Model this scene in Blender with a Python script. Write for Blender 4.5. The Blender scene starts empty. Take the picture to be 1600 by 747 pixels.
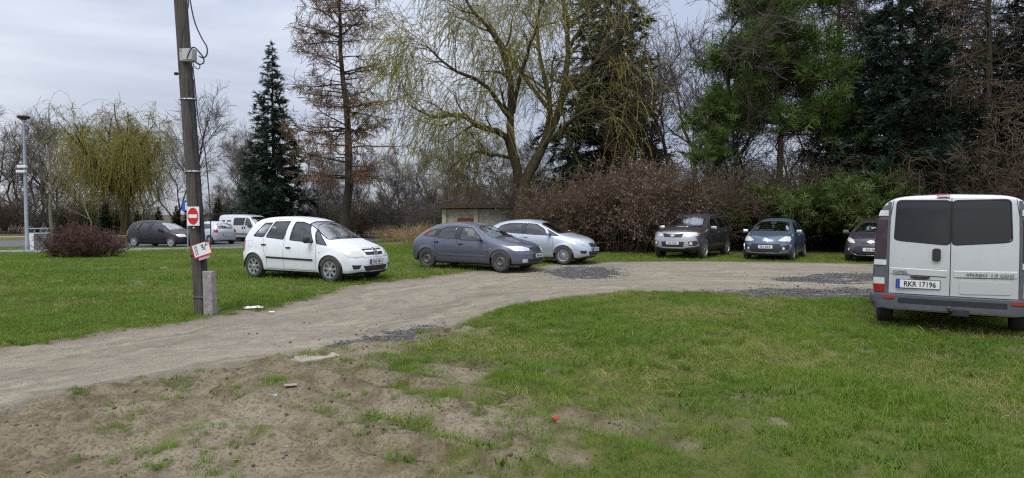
import bpy, bmesh, math, random
import numpy as np
from mathutils import Vector, Matrix
from mathutils.bvhtree import BVHTree

# ------------------------------------------------------------------ camera, sky, sun, exposure
S = bpy.context.scene
COL = S.collection
cam_d = bpy.data.cameras.new("camera")
cam_d.sensor_width = 36.0
cam_d.lens = 36.0 * 1030.0 / 1600.0
cam_d.clip_start = 0.1
cam_d.clip_end = 3000.0
cam = bpy.data.objects.new("camera", cam_d)
COL.objects.link(cam)
cam.location = (0.0, 0.0, 1.685)
cam.rotation_euler = (math.radians(90.0 - 2.196), 0.0, 0.0)
S.camera = cam

SUN_EL, SUN_AZ = 58.0, 205.0          # elevation, compass bearing from +Y clockwise
W = bpy.data.worlds.new("World")
S.world = W
W.use_nodes = True
nt = W.node_tree
nt.nodes.clear()
def wn(t, **k):
    n = nt.nodes.new(t)
    for a, b in k.items():
        setattr(n, a, b)
    return n
sky = wn('ShaderNodeTexSky', sky_type='NISHITA', sun_disc=False)
sky.sun_elevation = math.radians(SUN_EL)
sky.sun_rotation = math.radians(SUN_AZ)
bg1 = wn('ShaderNodeBackground'); bg1.inputs[1].default_value = 0.10
nt.links.new(sky.outputs[0], bg1.inputs[0])
tc = wn('ShaderNodeTexCoord')
mp = wn('ShaderNodeMapping'); mp.inputs['Scale'].default_value = (1.0, 1.0, 3.2)
mp.inputs['Rotation'].default_value = (0.15, 0.1, 0.0)
mp.inputs['Location'].default_value = (0.55, 0.2, 0.3)
nt.links.new(tc.outputs['Generated'], mp.inputs[0])
nz = wn('ShaderNodeTexNoise'); nz.inputs['Scale'].default_value = 1.7; nz.inputs['Detail'].default_value = 5.0
nz.inputs['Roughness'].default_value = 0.5; nz.inputs['Distortion'].default_value = 0.35
nt.links.new(mp.outputs[0], nz.inputs['Vector'])
rp = wn('ShaderNodeValToRGB')
rp.color_ramp.elements[0].position = 0.40; rp.color_ramp.elements[0].color = (0.425, 0.475, 0.610, 1)
rp.color_ramp.elements[1].position = 0.60; rp.color_ramp.elements[1].color = (0.735, 0.770, 0.850, 1)
nt.links.new(nz.outputs[0], rp.inputs[0])
# a closed cloud deck is brighter overhead than at the horizon (standard overcast sky)
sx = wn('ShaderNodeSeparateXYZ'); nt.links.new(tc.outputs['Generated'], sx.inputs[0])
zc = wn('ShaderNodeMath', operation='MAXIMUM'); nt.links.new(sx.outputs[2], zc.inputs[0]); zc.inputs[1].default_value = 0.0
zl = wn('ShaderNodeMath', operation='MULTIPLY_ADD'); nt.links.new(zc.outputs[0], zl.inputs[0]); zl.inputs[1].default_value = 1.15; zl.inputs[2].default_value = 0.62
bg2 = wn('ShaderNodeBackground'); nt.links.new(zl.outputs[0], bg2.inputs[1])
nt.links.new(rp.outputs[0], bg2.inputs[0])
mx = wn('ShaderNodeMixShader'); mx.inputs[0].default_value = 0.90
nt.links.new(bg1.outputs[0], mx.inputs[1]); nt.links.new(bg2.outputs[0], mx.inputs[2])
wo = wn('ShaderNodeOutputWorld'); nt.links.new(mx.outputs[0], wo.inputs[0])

sd = bpy.data.lights.new("sun", 'SUN'); sd.energy = 1.5; sd.angle = math.radians(28.0); sd.color = (1.0, 0.97, 0.92)
sun = bpy.data.objects.new("sun", sd); COL.objects.link(sun)
_a, _e = math.radians(SUN_AZ), math.radians(SUN_EL)
_d = Vector((math.sin(_a) * math.cos(_e), math.cos(_a) * math.cos(_e), math.sin(_e)))
sun.rotation_euler = _d.to_track_quat('Z', 'Y').to_euler()
sun.location = _d * 60.0

S.view_settings.view_transform = 'Standard'
S.view_settings.look = 'None'
S.view_settings.exposure = 0.45
S.view_settings.gamma = 1.0
S.view_settings.use_curve_mapping = False
S.cycles.use_denoising = False
S.cycles.filter_width = 1.25
S.cycles.max_bounces = 6
S.cycles.transparent_max_bounces = 16

# ------------------------------------------------------------------ helpers: noise, meshes, objects, materials
def _h(ix, iy, s):
    n = (ix.astype(np.int64) * 374761393 + iy.astype(np.int64) * 668265263 + s * 1442695041) & 0xFFFFFFFF
    n = ((n ^ (n >> 13)) * 1274126177) & 0xFFFFFFFF
    return ((n ^ (n >> 16)) & 0xFFFF) / 65535.0
def noise2(x, y, s=0):
    x = np.asarray(x, float); y = np.asarray(y, float)
    ix = np.floor(x); iy = np.floor(y); fx = x - ix; fy = y - iy
    fx = fx * fx * (3 - 2 * fx); fy = fy * fy * (3 - 2 * fy)
    a = _h(ix, iy, s); b = _h(ix + 1, iy, s); c = _h(ix, iy + 1, s); d = _h(ix + 1, iy + 1, s)
    return (a + (b - a) * fx) * (1 - fy) + (c + (d - c) * fx) * fy
def fbm(x, y, s=0, o=4, g=0.5):
    v = 0; a = 1; t = 0
    for i in range(o):
        v = v + a * noise2(np.asarray(x) * 2 ** i, np.asarray(y) * 2 ** i, s + 17 * i); t += a; a *= g
    return v / t
def sstep(a, b, x):
    t = np.clip((np.asarray(x, float) - a) / (b - a), 0, 1)
    return t * t * (3 - 2 * t)

def mesh_np(name, V, F, smooth=False, mi=None):
    """V (N,3); F an (M,k) array or a list of such arrays"""
    V = np.asarray(V, np.float32)
    Fs = [np.asarray(f, np.int32) for f in (F if isinstance(F, list) else [F]) if len(f)]
    me = bpy.data.meshes.new(name)
    me.vertices.add(len(V)); me.vertices.foreach_set('co', V.ravel())
    nl = sum(f.size for f in Fs); npoly = sum(len(f) for f in Fs)
    me.loops.add(nl); me.loops.foreach_set('vertex_index', np.concatenate([f.ravel() for f in Fs]))
    tot = np.concatenate([np.full(len(f), f.shape[1], np.int32) for f in Fs])
    st = np.concatenate([[0], np.cumsum(tot)[:-1]]).astype(np.int32)
    me.polygons.add(npoly); me.polygons.foreach_set('loop_start', st)
    try:
        me.polygons.foreach_set('loop_total', tot)
    except Exception:
        pass
    if smooth:
        me.polygons.foreach_set('use_smooth', np.ones(npoly, bool))
    if mi is not None:
        me.polygons.foreach_set('material_index', np.asarray(mi, np.int32))
    me.update(calc_edges=True)
    return me
def link(name, data, parent=None, mats=None, loc=None, rot=None):
    o = bpy.data.objects.new(name, data); COL.objects.link(o)
    if parent is not None:
        o.parent = parent
    if loc is not None:
        o.location = loc
    if rot is not None:
        o.rotation_euler = rot
    if mats is not None and data is not None and hasattr(data, 'materials') and len(data.materials) == 0:
        for m in (mats if isinstance(mats, (list, tuple)) else [mats]):
            data.materials.append(m)
    return o
def tag(o, label=None, cat=None, group=None, kind=None):
    if label: o["label"] = label
    if cat: o["category"] = cat
    if group: o["group"] = group
    if kind: o["kind"] = kind
    return o
def thing(name, label, cat, loc=(0, 0, 0), rz=0.0, group=None):
    o = bpy.data.objects.new(name, None); COL.objects.link(o)
    o.empty_display_size = 0.2
    o.location = loc; o.rotation_euler = (0, 0, rz)
    return tag(o, label, cat, group)
def copy_tree(o, parent=None):
    c = o.copy(); COL.objects.link(c); c.parent = parent
    for ch in list(o.children):
        copy_tree(ch, c)
    return c

class MB:
    """collects simple solids into one mesh"""
    def __init__(s): s.v = []; s.f = []
    def add(s, V, F):
        b = len(s.v); s.v += [tuple(p) for p in V]; s.f += [tuple(b + i for i in q) for q in F]; return s
    def box(s, c, d, bev=0.0, M=None):
        x, y, z = d[0] / 2, d[1] / 2, d[2] / 2
        if bev <= 0:
            V = [(-x, -y, -z), (x, -y, -z), (x, y, -z), (-x, y, -z), (-x, -y, z), (x, -y, z), (x, y, z), (-x, y, z)]
            F = [(3, 2, 1, 0), (4, 5, 6, 7), (0, 1, 5, 4), (1, 2, 6, 5), (2, 3, 7, 6), (3, 0, 4, 7)]
        else:
            bm = bmesh.new(); bmesh.ops.create_cube(bm, size=1.0)
            bmesh.ops.scale(bm, vec=d, verts=bm.verts)
            bmesh.ops.bevel(bm, geom=bm.edges[:], offset=bev, segments=2, profile=0.6, affect='EDGES')
            bm.verts.index_update()
            V = [v.co.copy() for v in bm.verts]; F = [[v.index for v in f.verts] for f in bm.faces]; bm.free()
        V = [Vector(p) for p in V]
        if M is not None: V = [M @ p for p in V]
        c = Vector(c)
        return s.add([p + c for p in V], F)
    def tube(s, pts, rad, k=10, caps=True):
        pts = [Vector(p) for p in pts]; n = len(pts)
        rad = rad if isinstance(rad, (list, tuple)) else [rad] * n
        t0 = (pts[1] - pts[0]).normalized()
        ref = Vector((0, 0, 1)) if abs(t0.z) < 0.9 else Vector((1, 0, 0))
        u = t0.cross(ref).normalized(); V = []; F = []
        for i in range(n):
            t = (pts[min(i + 1, n - 1)] - pts[max(i - 1, 0)]).normalized()
            u = (u - t * u.dot(t)).normalized(); w = t.cross(u)
            for j in range(k):
                a = 2 * math.pi * j / k
                V.append(pts[i] + (u * math.cos(a) + w * math.sin(a)) * rad[i])
        for i in range(n - 1):
            for j in range(k):
                F.append((i * k + j, i * k + (j + 1) % k, (i + 1) * k + (j + 1) % k, (i + 1) * k + j))
        if caps:
            F.append(tuple(range(k))[::-1]); F.append(tuple((n - 1) * k + j for j in range(k)))
        return s.add(V, F)
    def lathe(s, prof, k=32, axis='Z', c=(0, 0, 0)):
        """prof list of (r, h); open profile, revolved"""
        V = []; F = []; n = len(prof); c = Vector(c)
        for r, h in prof:
            for j in range(k):
                a = 2 * math.pi * j / k
                p = (r * math.cos(a), r * math.sin(a), h)
                if axis == 'Y': p = (p[0], p[2], p[1])
                if axis == 'X': p = (p[2], p[0], p[1])
                V.append(Vector(p) + c)
        for i in range(n - 1):
            for j in range(k):
                q = (i * k + j, i * k + (j + 1) % k, (i + 1) * k + (j + 1) % k, (i + 1) * k + j)
                F.append(q if axis != 'Y' else q[::-1])
        return s.add(V, F)
    def prism(s, poly, h, M=None):
        """poly list of (x,y), extruded z 0..h, then M"""
        n = len(poly); V = [Vector((x, y, 0)) for x, y in poly] + [Vector((x, y, h)) for x, y in poly]
        F = [tuple(range(n))[::-1], tuple(range(n, 2 * n))] + [(i, (i + 1) % n, n + (i + 1) % n, n + i) for i in range(n)]
        if M is not None: V = [M @ p for p in V]
        return s.add(V, F)
    def build(s, name, mat, parent=None, smooth=False, loc=None, rot=None, angle=40):
        me = bpy.data.meshes.new(name); me.from_pydata([tuple(p) for p in s.v], [], s.f); me.update()
        bm = bmesh.new(); bm.from_mesh(me); bmesh.ops.recalc_face_normals(bm, faces=bm.faces)
        if smooth:
            for f in bm.faces: f.smooth = True
            for e in bm.edges:
                if len(e.link_faces) == 2 and e.calc_face_angle(0) > math.radians(angle): e.smooth = False
        bm.to_mesh(me); bm.free()
        return link(name, me, parent, mat, loc, rot)

def new_mat(name):
    m = bpy.data.materials.new(name); m.use_nodes = True
    n = m.node_tree; b = n.nodes['Principled BSDF']
    return m, n, b
def N(n, t, ins=None, **k):
    q = n.nodes.new(t)
    for a, b in k.items(): setattr(q, a, b)
    for a, b in (ins or {}).items():
        if isinstance(b, bpy.types.NodeSocket): n.links.new(b, q.inputs[a])
        else: q.inputs[a].default_value = b
    return q
def c4(c): return (c[0], c[1], c[2], 1.0)
def mixc(n, f, a, b, mode='MIX'):
    q = n.nodes.new('ShaderNodeMix'); q.data_type = 'RGBA'; q.blend_type = mode
    for i, v in ((0, f), (6, a), (7, b)):
        if isinstance(v, bpy.types.NodeSocket): n.links.new(v, q.inputs[i])
        else: q.inputs[i].default_value = v if i == 0 else c4(v)
    return q.outputs[2]
def ramp(n, v, p0, p1, c0=(0, 0, 0), c1=(1, 1, 1)):
    r = n.nodes.new('ShaderNodeValToRGB'); e = r.color_ramp.elements
    e[0].position = p0; e[0].color = c4(c0); e[1].position = p1; e[1].color = c4(c1)
    n.links.new(v, r.inputs[0]); return r.outputs[0]
def nzo(n, scale, detail=4, rough=0.55, vec=None, dist=0.0):
    q = N(n, 'ShaderNodeTexNoise', {'Scale': scale, 'Detail': detail, 'Roughness': rough, 'Distortion': dist})
    if vec is not None: n.links.new(vec, q.inputs['Vector'])
    return q.outputs[0]
def objco(n, scale=None):
    t = n.nodes.new('ShaderNodeTexCoord')
    if scale is None: return t.outputs['Object']
    mm = N(n, 'ShaderNodeMapping', {'Scale': scale}); n.links.new(t.outputs['Object'], mm.inputs[0]); return mm.outputs[0]
def plain(name, c, rough=0.6, metal=0.0, var=0.15, scale=6.0, bump=0.0, spec=0.5, coat=0.0, vscale=None, dark=None):
    m, n, b = new_mat(name)
    co = objco(n, vscale)
    f = ramp(n, nzo(n, scale, 5, 0.6, co), 0.3, 0.7)
    lo = dark if dark else tuple(x * (1 - var) for x in c); hi = tuple(min(1, x * (1 + var)) for x in c)
    n.links.new(mixc(n, f, lo, hi), b.inputs['Base Color'])
    b.inputs['Roughness'].default_value = rough; b.inputs['Metallic'].default_value = metal
    b.inputs['Specular IOR Level'].default_value = spec
    if coat: b.inputs['Coat Weight'].default_value = coat; b.inputs['Coat Roughness'].default_value = 0.06
    if bump:
        bp = N(n, 'ShaderNodeBump', {'Strength': bump, 'Distance': 0.02, 'Height': nzo(n, scale * 3, 5, 0.65, co)})
        n.links.new(bp.outputs[0], b.inputs['Normal'])
    return m
# ------------------------------------------------------------------ terrain
def tz(x, y):
    x = np.asarray(x, float); y = np.asarray(y, float)
    return -0.33 * sstep(20, 42, y) * sstep(2, 10, -x - 0.12 * (y - 40))
FAR = [(-60, -8), (-14, 2.2), (-9.5, 5.2), (-6.39, 8.17), (-5.93, 8.67), (-5.5, 9.38), (-4.98, 10.41), (-4.41, 11.3), (-4.09, 12.72), (-3.58, 15.32), (-2.48, 16.98), (-1.11, 19.04), (0.6, 20.3), (1.4, 21.9), (3.65, 23.0), (6.93, 23.3), (8.99, 22.8), (11.39, 22.2), (12.81, 21.6), (17, 20.2), (30, 16)]
NEAR = [(-60, -22), (-12, -2.2), (-7, 2.7), (-4.41, 5.62), (-4.17, 6.08), (-3.83, 6.52), (-3.43, 7.0), (-2.96, 7.56), (-2.54, 7.87), (-2.16, 8.5), (-1.55, 8.8), (-0.95, 9.7), (-0.43, 10.94), (0.62, 12.72), (1.89, 13.84), (3.46, 14.18), (4.68, 13.73), (5.75, 13.1), (7.07, 12.72), (10, 11.6), (16, 9.5), (30, 6)]
ROAD = FAR + NEAR[::-1]
MUD = [(-60, -18), (-14, 0.5), (-8, 5.2), (-5.6, 7.2), (-3.6, 9.2), (-1.9, 10.2), (-1.0, 9.2), (-1.05, 7.8), (-0.75, 6.8), (-0.3, 5.9), (0.15, 5.3), (0.4, 4.8), (0.5, 4.0), (0.4, 0), (0, -20)]
MUD2 = [(0.3, 5.4), (1.0, 5.25), (1.6, 4.85), (1.3, 4.7), (0.3, 5.1)]
GRAV = [[(-2.25, 8.55), (-2.15, 9.2), (-1.71, 9.75), (-1.3, 10.0), (-0.95, 9.45), (-1.38, 8.8), (-1.67, 8.5)],
        [(0.98, 19.6), (1.75, 21.3), (3.29, 21.0), (3.15, 19.0), (2.38, 17.3), (1.23, 17.8)],
        [(3.48, 13.9), (4.57, 14.67), (6.72, 15.3), (9.5, 15.0), (9.0, 12.4), (5.66, 12.95), (4.54, 13.35)],
        [(6.6, 17.3), (9.18, 18.9), (13.5, 18.4), (13, 15.6), (8.9, 16.2), (7.41, 16.2)]]
def sdf(poly, x, y):
    """signed distance, negative inside"""
    P = np.array(poly, float); Q = np.roll(P, -1, 0)
    d2 = np.full(x.shape, 1e18); ins = np.zeros(x.shape, bool)
    for (ax, ay), (bx, by) in zip(P, Q):
        ex, ey = bx - ax, by - ay; L = ex * ex + ey * ey + 1e-12
        t = np.clip(((x - ax) * ex + (y - ay) * ey) / L, 0, 1)
        d2 = np.minimum(d2, (x - ax - t * ex) ** 2 + (y - ay - t * ey) ** 2)
        c = ((ay > y) != (by > y)) & (x < (bx - ax) * (y - ay) / (by - ay + 1e-12) + ax)
        ins ^= c
    d = np.sqrt(d2); return np.where(ins, -d, d)
def cover(x, y):
    """road, grass, gravel, litter weights and the raw road distance"""
    x = np.asarray(x, float); y = np.asarray(y, float)
    w1 = (fbm(x * 1.1, y * 1.1, 3, 4) - 0.5); w2 = (fbm(x * 4, y * 4, 9, 3) - 0.5)
    dr = sdf(ROAD, x, y) + w1 * 0.5 + w2 * 0.35
    road = 1 - sstep(-0.15, 0.15, dr)
    dm = sdf(MUD, x, y) + w1 * 1.6 + w2 * 1.1
    mud = 1 - sstep(-0.9, 0.9, dm)
    dm2 = sdf(MUD2, x, y) + w1 * 0.5 + w2 * 0.5
    mud = np.maximum(mud, 0.5 * (1 - sstep(-0.15, 0.25, dm2)))
    # small worn spots in the lawns
    bare = sstep(0.63, 0.72, fbm(x * 0.55 + 7, y * 0.55, 41, 4)) * 0.5 + sstep(0.66, 0.74, fbm(x * 2.3, y * 2.3 + 3, 77, 3)) * 0.45
    # wear along the lawn edge beside the track
    edge = np.exp(-np.maximum(dr, 0) / 0.30) * 0.75
    # islands of grass in the mud
    isl = sstep(0.52, 0.72, fbm(x * 2.6 + 31, y * 3.0 + 5, 61, 3)) * 0.50 * sstep(0.36, 0.58, fbm(x * .7 + 3, y * .7 + 5, 64, 3))
    grass = np.clip((1 - mud) * (1 - np.clip(bare, 0, 0.9)) * (1 - edge) + mud * isl, 0, 1) * (1 - road)
    gv = np.zeros(x.shape)
    for g in GRAV:
        gv = np.maximum(gv, 1 - sstep(-0.30, 0.28, sdf(g, x, y) + w2 * 1.0 + w1 * 0.6))
    gv = gv * sstep(0.30, 0.56, fbm(x * 1.9, y * 3.0, 12, 4) + 0.12)
    # leaf litter under the trees at the back
    back = 27.2 + 0.5 * w1 - 0.02 * x
    lit = sstep(0, 1.6, y - back) * sstep(-1.5, 0.5, x + 0.6 + 2 * w1)
    lit = np.maximum(lit, sstep(56, 62, y + 4 * w1))
    lit = np.maximum(lit, sstep(17.5, 19, x + w1) * sstep(12, 20, y))
    return road, grass * (1 - lit) * (1 - 0.8 * gv), gv, lit, dr
def height(x, y):
    road, grass, gv, lit, dr = cover(x, y)
    near = 1 - sstep(16, 26, y)
    z = tz(x, y) - 0.035 * (1 - sstep(-0.7, 0.25, dr)) * near
    mud = np.clip(1 - road - grass - lit, 0, 1)
    # along-track coordinate: ruts follow the curve of the track
    rut = np.sin((dr + 0.4 * fbm(x * 0.5, y * 0.5, 5)) * 7.0) * 0.008 * (dr < 0.2)
    z = z + near * (rut + (fbm(x * 1.4, y * 1.4, 21, 4) - 0.5) * (0.045 * mud + 0.03 + 0.01 * grass)
                    + (fbm(x * 6, y * 6, 23, 3) - 0.5) * (0.055 * mud + 0.010 * road + 0.016)
                    + (fbm(x * 17, y * 17, 29, 2) - 0.5) * (0.036 * mud + 0.005))
    # crumbling groove and ridge along the near edge of the track
    nearside = ((sdf(NEAR + [(30, 60), (-60, 60)], x, y) > -.6) & (y < 13)) * 1.0
    gm = nearside * (0.4 + 0.9 * noise2(x * 1.3, y * 1.3, 52))
    z = z + gm * (-0.045 * np.exp(-((dr - .02) / .08) ** 2) + 0.035 * np.exp(-((dr - .22) / .11) ** 2))
    # wheel ruts crossing the mud towards the lawn
    for k, (ax, ay, bx, by) in enumerate([(-2.4, 7.6, 1.4, 4.4), (-1.5, 8.2, 2.0, 4.9), (-5, 4.2, -1.2, 4.9), (-4.6, 5.3, -.6, 6.6), (-2.9, 7.3, .6, 4.2), (-3.6, 6.6, .2, 3.9)]):
        L = math.hypot(bx - ax, by - ay); ux, uy = (bx - ax) / L, (by - ay) / L
        s = (x - ax) * ux + (y - ay) * uy; t = -(x - ax) * uy + (y - ay) * ux + 0.12 * np.sin(s * 1.3 + k)
        m = sstep(-0.4, 0.4, s) * (1 - sstep(L - 0.5, L + 0.3, s))
        z = z + m * (-0.048 * np.exp(-(t / 0.11) ** 2) + 0.030 * np.exp(-((np.abs(t) - 0.24) / 0.09) ** 2)) * (0.6 + 0.8 * noise2(s * 4, t * 3, 8))
    return z
def grid_axis(lo, hi, step, end, g):
    a = list(np.arange(lo, hi + 1e-6, step)); s = step
    while a[-1] < end: s *= g; a.append(a[-1] + s)
    b = []; s = step; c = lo
    while c > -end: s *= g; c -= s; b.append(c)
    return np.array(b[::-1] + a)
gx = grid_axis(-8.0, 8.5, 0.058, 900.0, 1.08)
gy = [-30, -12, -4, 0, 1.5, 2.5, 3.2, 3.6]
while gy[-1] < 48: gy.append(gy[-1] + max(0.040, 0.0088 * gy[-1]))
s_ = 0.4
while gy[-1] < 1500: s_ *= 1.12; gy.append(gy[-1] + s_)
gy = np.array(gy)
X, Y = np.meshgrid(gx, gy)
road, grs, grv, lit, _dr = cover(X, Y)
Z = height(X, Y)
V = np.stack([X, Y, Z], -1).reshape(-1, 3)
nx, ny = len(gx), len(gy)
ii, jj = np.meshgrid(np.arange(nx - 1), np.arange(ny - 1))
a = (jj * nx + ii).ravel(); FQ = np.stack([a, a + 1, a + nx + 1, a + nx], -1)
rc = road.ravel()[FQ].mean(1) > 0.5
CV = np.stack([road, grs, grv, lit], -1).reshape(-1, 4)

m, n, b = new_mat("ground_cover")
at = N(n, 'ShaderNodeAttribute', attribute_name='cover')
sep = N(n, 'ShaderNodeSeparateColor'); n.links.new(at.outputs['Color'], sep.inputs[0])
co = objco(n)
big = nzo(n, 0.7, 5, 0.6, co); mid = nzo(n, 4.0, 6, 0.65, co); fine = nzo(n, 34.0, 4, 0.7, co); vfine = nzo(n, 110.0, 2, 0.6, co)
ac = N(n, 'ShaderNodeAttribute', attribute_name='across')
vx = N(n, 'ShaderNodeCombineXYZ'); sxy = N(n, 'ShaderNodeSeparateXYZ'); n.links.new(co, sxy.inputs[0])
for i_, (so, k_) in enumerate(((ac.outputs['Fac'], 2.0), (sxy.outputs[0], .30), (sxy.outputs[1], .30))):
    n.links.new(N(n, 'ShaderNodeMath', {0: so, 1: k_}, operation='MULTIPLY').outputs[0], vx.inputs[i_])
streak = nzo(n, 1.5, 7, .68, vx.outputs[0], .8)
mudc = mixc(n, ramp(n, mid, 0.34, 0.60), (0.115, 0.086, 0.050), (0.250, 0.206, 0.136))
mudc = mixc(n, ramp(n, big, 0.47, 0.66), mudc, (0.305, 0.260, 0.186))
mudc = mixc(n, ramp(n, fine, 0.34, 0.52, (0.8, 0.8, 0.8), (0, 0, 0)), mudc, (0.070, 0.050, 0.034))
roadc = mixc(n, ramp(n, streak, 0.36, 0.62), (0.190, 0.160, 0.115), (0.345, 0.300, 0.222))
ed_ = N(n, 'ShaderNodeMath', {0: nzo(n, 2.2, 4, .6, co), 1: .7, 2: ac.outputs['Fac']}, operation='MULTIPLY_ADD')
roadc = mixc(n, ramp(n, ed_.outputs[0], .0, .38, (0, 0, 0), (.75, .75, .75)), roadc, (0.165, 0.137, 0.100))
roadc = mixc(n, ramp(n, big, 0.45, 0.66, (0, 0, 0), (.6, .6, .6)), roadc, (0.235, 0.208, 0.175))
roadc = mixc(n, ramp(n, mid, 0.52, 0.70, (0, 0, 0), (.6, .6, .6)), roadc, (0.150, 0.125, 0.098))
roadc = mixc(n, ramp(n, vfine, 0.58, 0.72, (0, 0, 0), (.8, .8, .8)), roadc, (0.50, 0.46, 0.40))
roadc = mixc(n, ramp(n, fine, 0.32, 0.46, (.8, .8, .8), (0, 0, 0)), roadc, (0.095, 0.080, 0.064))
grsc = mixc(n, ramp(n, mid, 0.35, 0.65), (0.052, 0.070, 0.011), (0.115, 0.135, 0.024))
grsc = mixc(n, ramp(n, fine, 0.5, 0.7), grsc, (0.165, 0.130, 0.060))
grvc = mixc(n, ramp(n, fine, 0.35, 0.65), (0.034, 0.033, 0.033), (0.125, 0.120, 0.115))
grvc = mixc(n, ramp(n, vfine, 0.6, 0.72), grvc, (0.22, 0.22, 0.225))
litc = mixc(n, ramp(n, fine, 0.35, 0.65), (0.060, 0.045, 0.026), (0.135, 0.10, 0.06))
def msk(sock, lo=0.35, hi=0.65, amt=0.5):
    q = N(n, 'ShaderNodeMath', {0: fine, 1: 0.5}, operation='SUBTRACT')
    q2 = N(n, 'ShaderNodeMath', {0: q.outputs[0], 1: amt * 2, 2: sock}, operation='MULTIPLY_ADD')
    return ramp(n, q2.outputs[0], lo, hi)
c = mixc(n, msk(sep.outputs[0]), mudc, roadc)
c = mixc(n, msk(sep.outputs[1], 0.2, 0.6), c, grsc)
c = mixc(n, msk(sep.outputs[2], 0.25, 0.85, 0.9), c, grvc)
c = mixc(n, msk(at.outputs['Alpha']), c, litc)
n.links.new(c, b.inputs['Base Color'])
b.inputs['Roughness'].default_value = 0.92; b.inputs['Specular IOR Level'].default_value = 0.25
hsum = N(n, 'ShaderNodeMath', {0: fine, 1: 0.6, 2: mid}, operation='MULTIPLY_ADD')
hs2 = N(n, 'ShaderNodeMath', {0: vfine, 1: 0.35, 2: hsum.outputs[0]}, operation='MULTIPLY_ADD')
bp = N(n, 'ShaderNodeBump', {'Strength': 0.85, 'Distance': 0.045, 'Height': hs2.outputs[0]})
n.links.new(bp.outputs[0], b.inputs['Normal'])
M_GROUND = m
for nm, sel in (("ground", ~rc), ("dirt_track", rc)):
    fs = FQ[sel]; used, inv = np.unique(fs, return_inverse=True)
    me = mesh_np(nm, V[used], inv.reshape(-1, 4), smooth=True)
    ca = me.color_attributes.new('cover', 'FLOAT_COLOR', 'POINT')
    ca.data.foreach_set('color', CV[used].astype(np.float32).ravel())
    me.attributes.new('across', 'FLOAT', 'POINT').data.foreach_set('value', np.clip(_dr.ravel()[used], -9, 9).astype(np.float32))
    tag(link(nm, me, None, M_GROUND), kind='structure')

# ------------------------------------------------------------------ grass, weeds, pebbles (uncountable): instanced tufts
def tuft(rng, nb, hmin, hmax, spread, wid, lean, bend):
    Vs, Fs = [], []
    for i in range(nb):
        a = rng.uniform(0, 2 * math.pi); r = spread * math.sqrt(rng.uniform(0, 1)); h = rng.uniform(hmin, hmax); w = wid * rng.uniform(.6, 1.3)
        bx, by = r * math.cos(a), r * math.sin(a); d = rng.uniform(0, 2 * math.pi); l = lean * rng.uniform(.2, 1); be = bend * rng.uniform(.3, 1)
        dx, dy = math.cos(d), math.sin(d); px, py = -math.sin(d + rng.normal(0, .6)), math.cos(d)
        k = len(Vs)
        for t, ww in ((0, 1), (.5, .8), (1, 0)):
            o = (l * t + be * t * t) * h; zz = h * t * (1 - .25 * be * t) - (0.01 if t == 0 else 0)
            c_ = (bx + dx * o, by + dy * o, zz)
            if ww > 0:
                Vs += [(c_[0] - px * w * ww / 2, c_[1] - py * w * ww / 2, c_[2]), (c_[0] + px * w * ww / 2, c_[1] + py * w * ww / 2, c_[2])]
            else: Vs.append(c_)
        Fs += [(k, k + 1, k + 3), (k, k + 3, k + 2), (k + 2, k + 3, k + 4)]
    return mesh_np("grass_tuft", np.array(Vs), np.array(Fs))
def grass_mat(name, cols, trans=0.35):
    m, n, b = new_mat(name)
    oi = N(n, 'ShaderNodeObjectInfo'); r = n.nodes.new('ShaderNodeValToRGB'); e = r.color_ramp.elements
    e[0].position = 0; e[0].color = c4(cols[0]); e[1].position = 1; e[1].color = c4(cols[-1])
    for i, cc in enumerate(cols[1:-1]):
        q = e.new((i + 1) / (len(cols) - 1)); q.color = c4(cc)
    pn = nzo(n, .45, 5, .62, oi.outputs['Location'])
    f_ = N(n, 'ShaderNodeMath', {0: oi.outputs['Random'], 1: .55}, operation='MULTIPLY')
    f2_ = N(n, 'ShaderNodeMapRange', {'From Min': .33, 'From Max': .67, 'To Min': 0., 'To Max': .5}); n.links.new(pn, f2_.inputs[0])
    f3_ = N(n, 'ShaderNodeMath', {0: f_.outputs[0], 1: f2_.outputs[0]}, operation='ADD'); n.links.new(f3_.outputs[0], r.inputs[0])
    gi = N(n, 'ShaderNodeNewGeometry')
    cc = mixc(n, N(n, 'ShaderNodeMath', {0: gi.outputs['Random Per Island'], 1: 0.45}, operation='MULTIPLY').outputs[0], r.outputs[0], (0.20, 0.225, 0.030))
    n.links.new(cc, b.inputs['Base Color']); b.inputs['Roughness'].default_value = 0.6; b.inputs['Specular IOR Level'].default_value = 0.3
    tr = N(n, 'ShaderNodeBsdfTranslucent'); n.links.new(cc, tr.inputs[0])
    ms = N(n, 'ShaderNodeMixShader', {0: trans}); n.links.new(b.outputs[0], ms.inputs[1]); n.links.new(tr.outputs[0], ms.inputs[2])
    n.links.new(ms.outputs[0], n.nodes['Material Output'].inputs[0])
    return m
MG_LUSH = grass_mat("grass_blades", [(0.038, 0.105, 0.008), (0.085, 0.180, 0.014), (0.140, 0.245, 0.024), (0.215, 0.275, 0.048)])
MG_DRY = grass_mat("dry_grass_blades", [(0.25, 0.205, 0.080), (0.36, 0.30, 0.14), (0.17, 0.185, 0.04)], 0.2)
MG_WEED = grass_mat("weed_leaves", [(0.040, 0.105, 0.010), (0.085, 0.18, 0.018)], 0.3)
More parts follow.
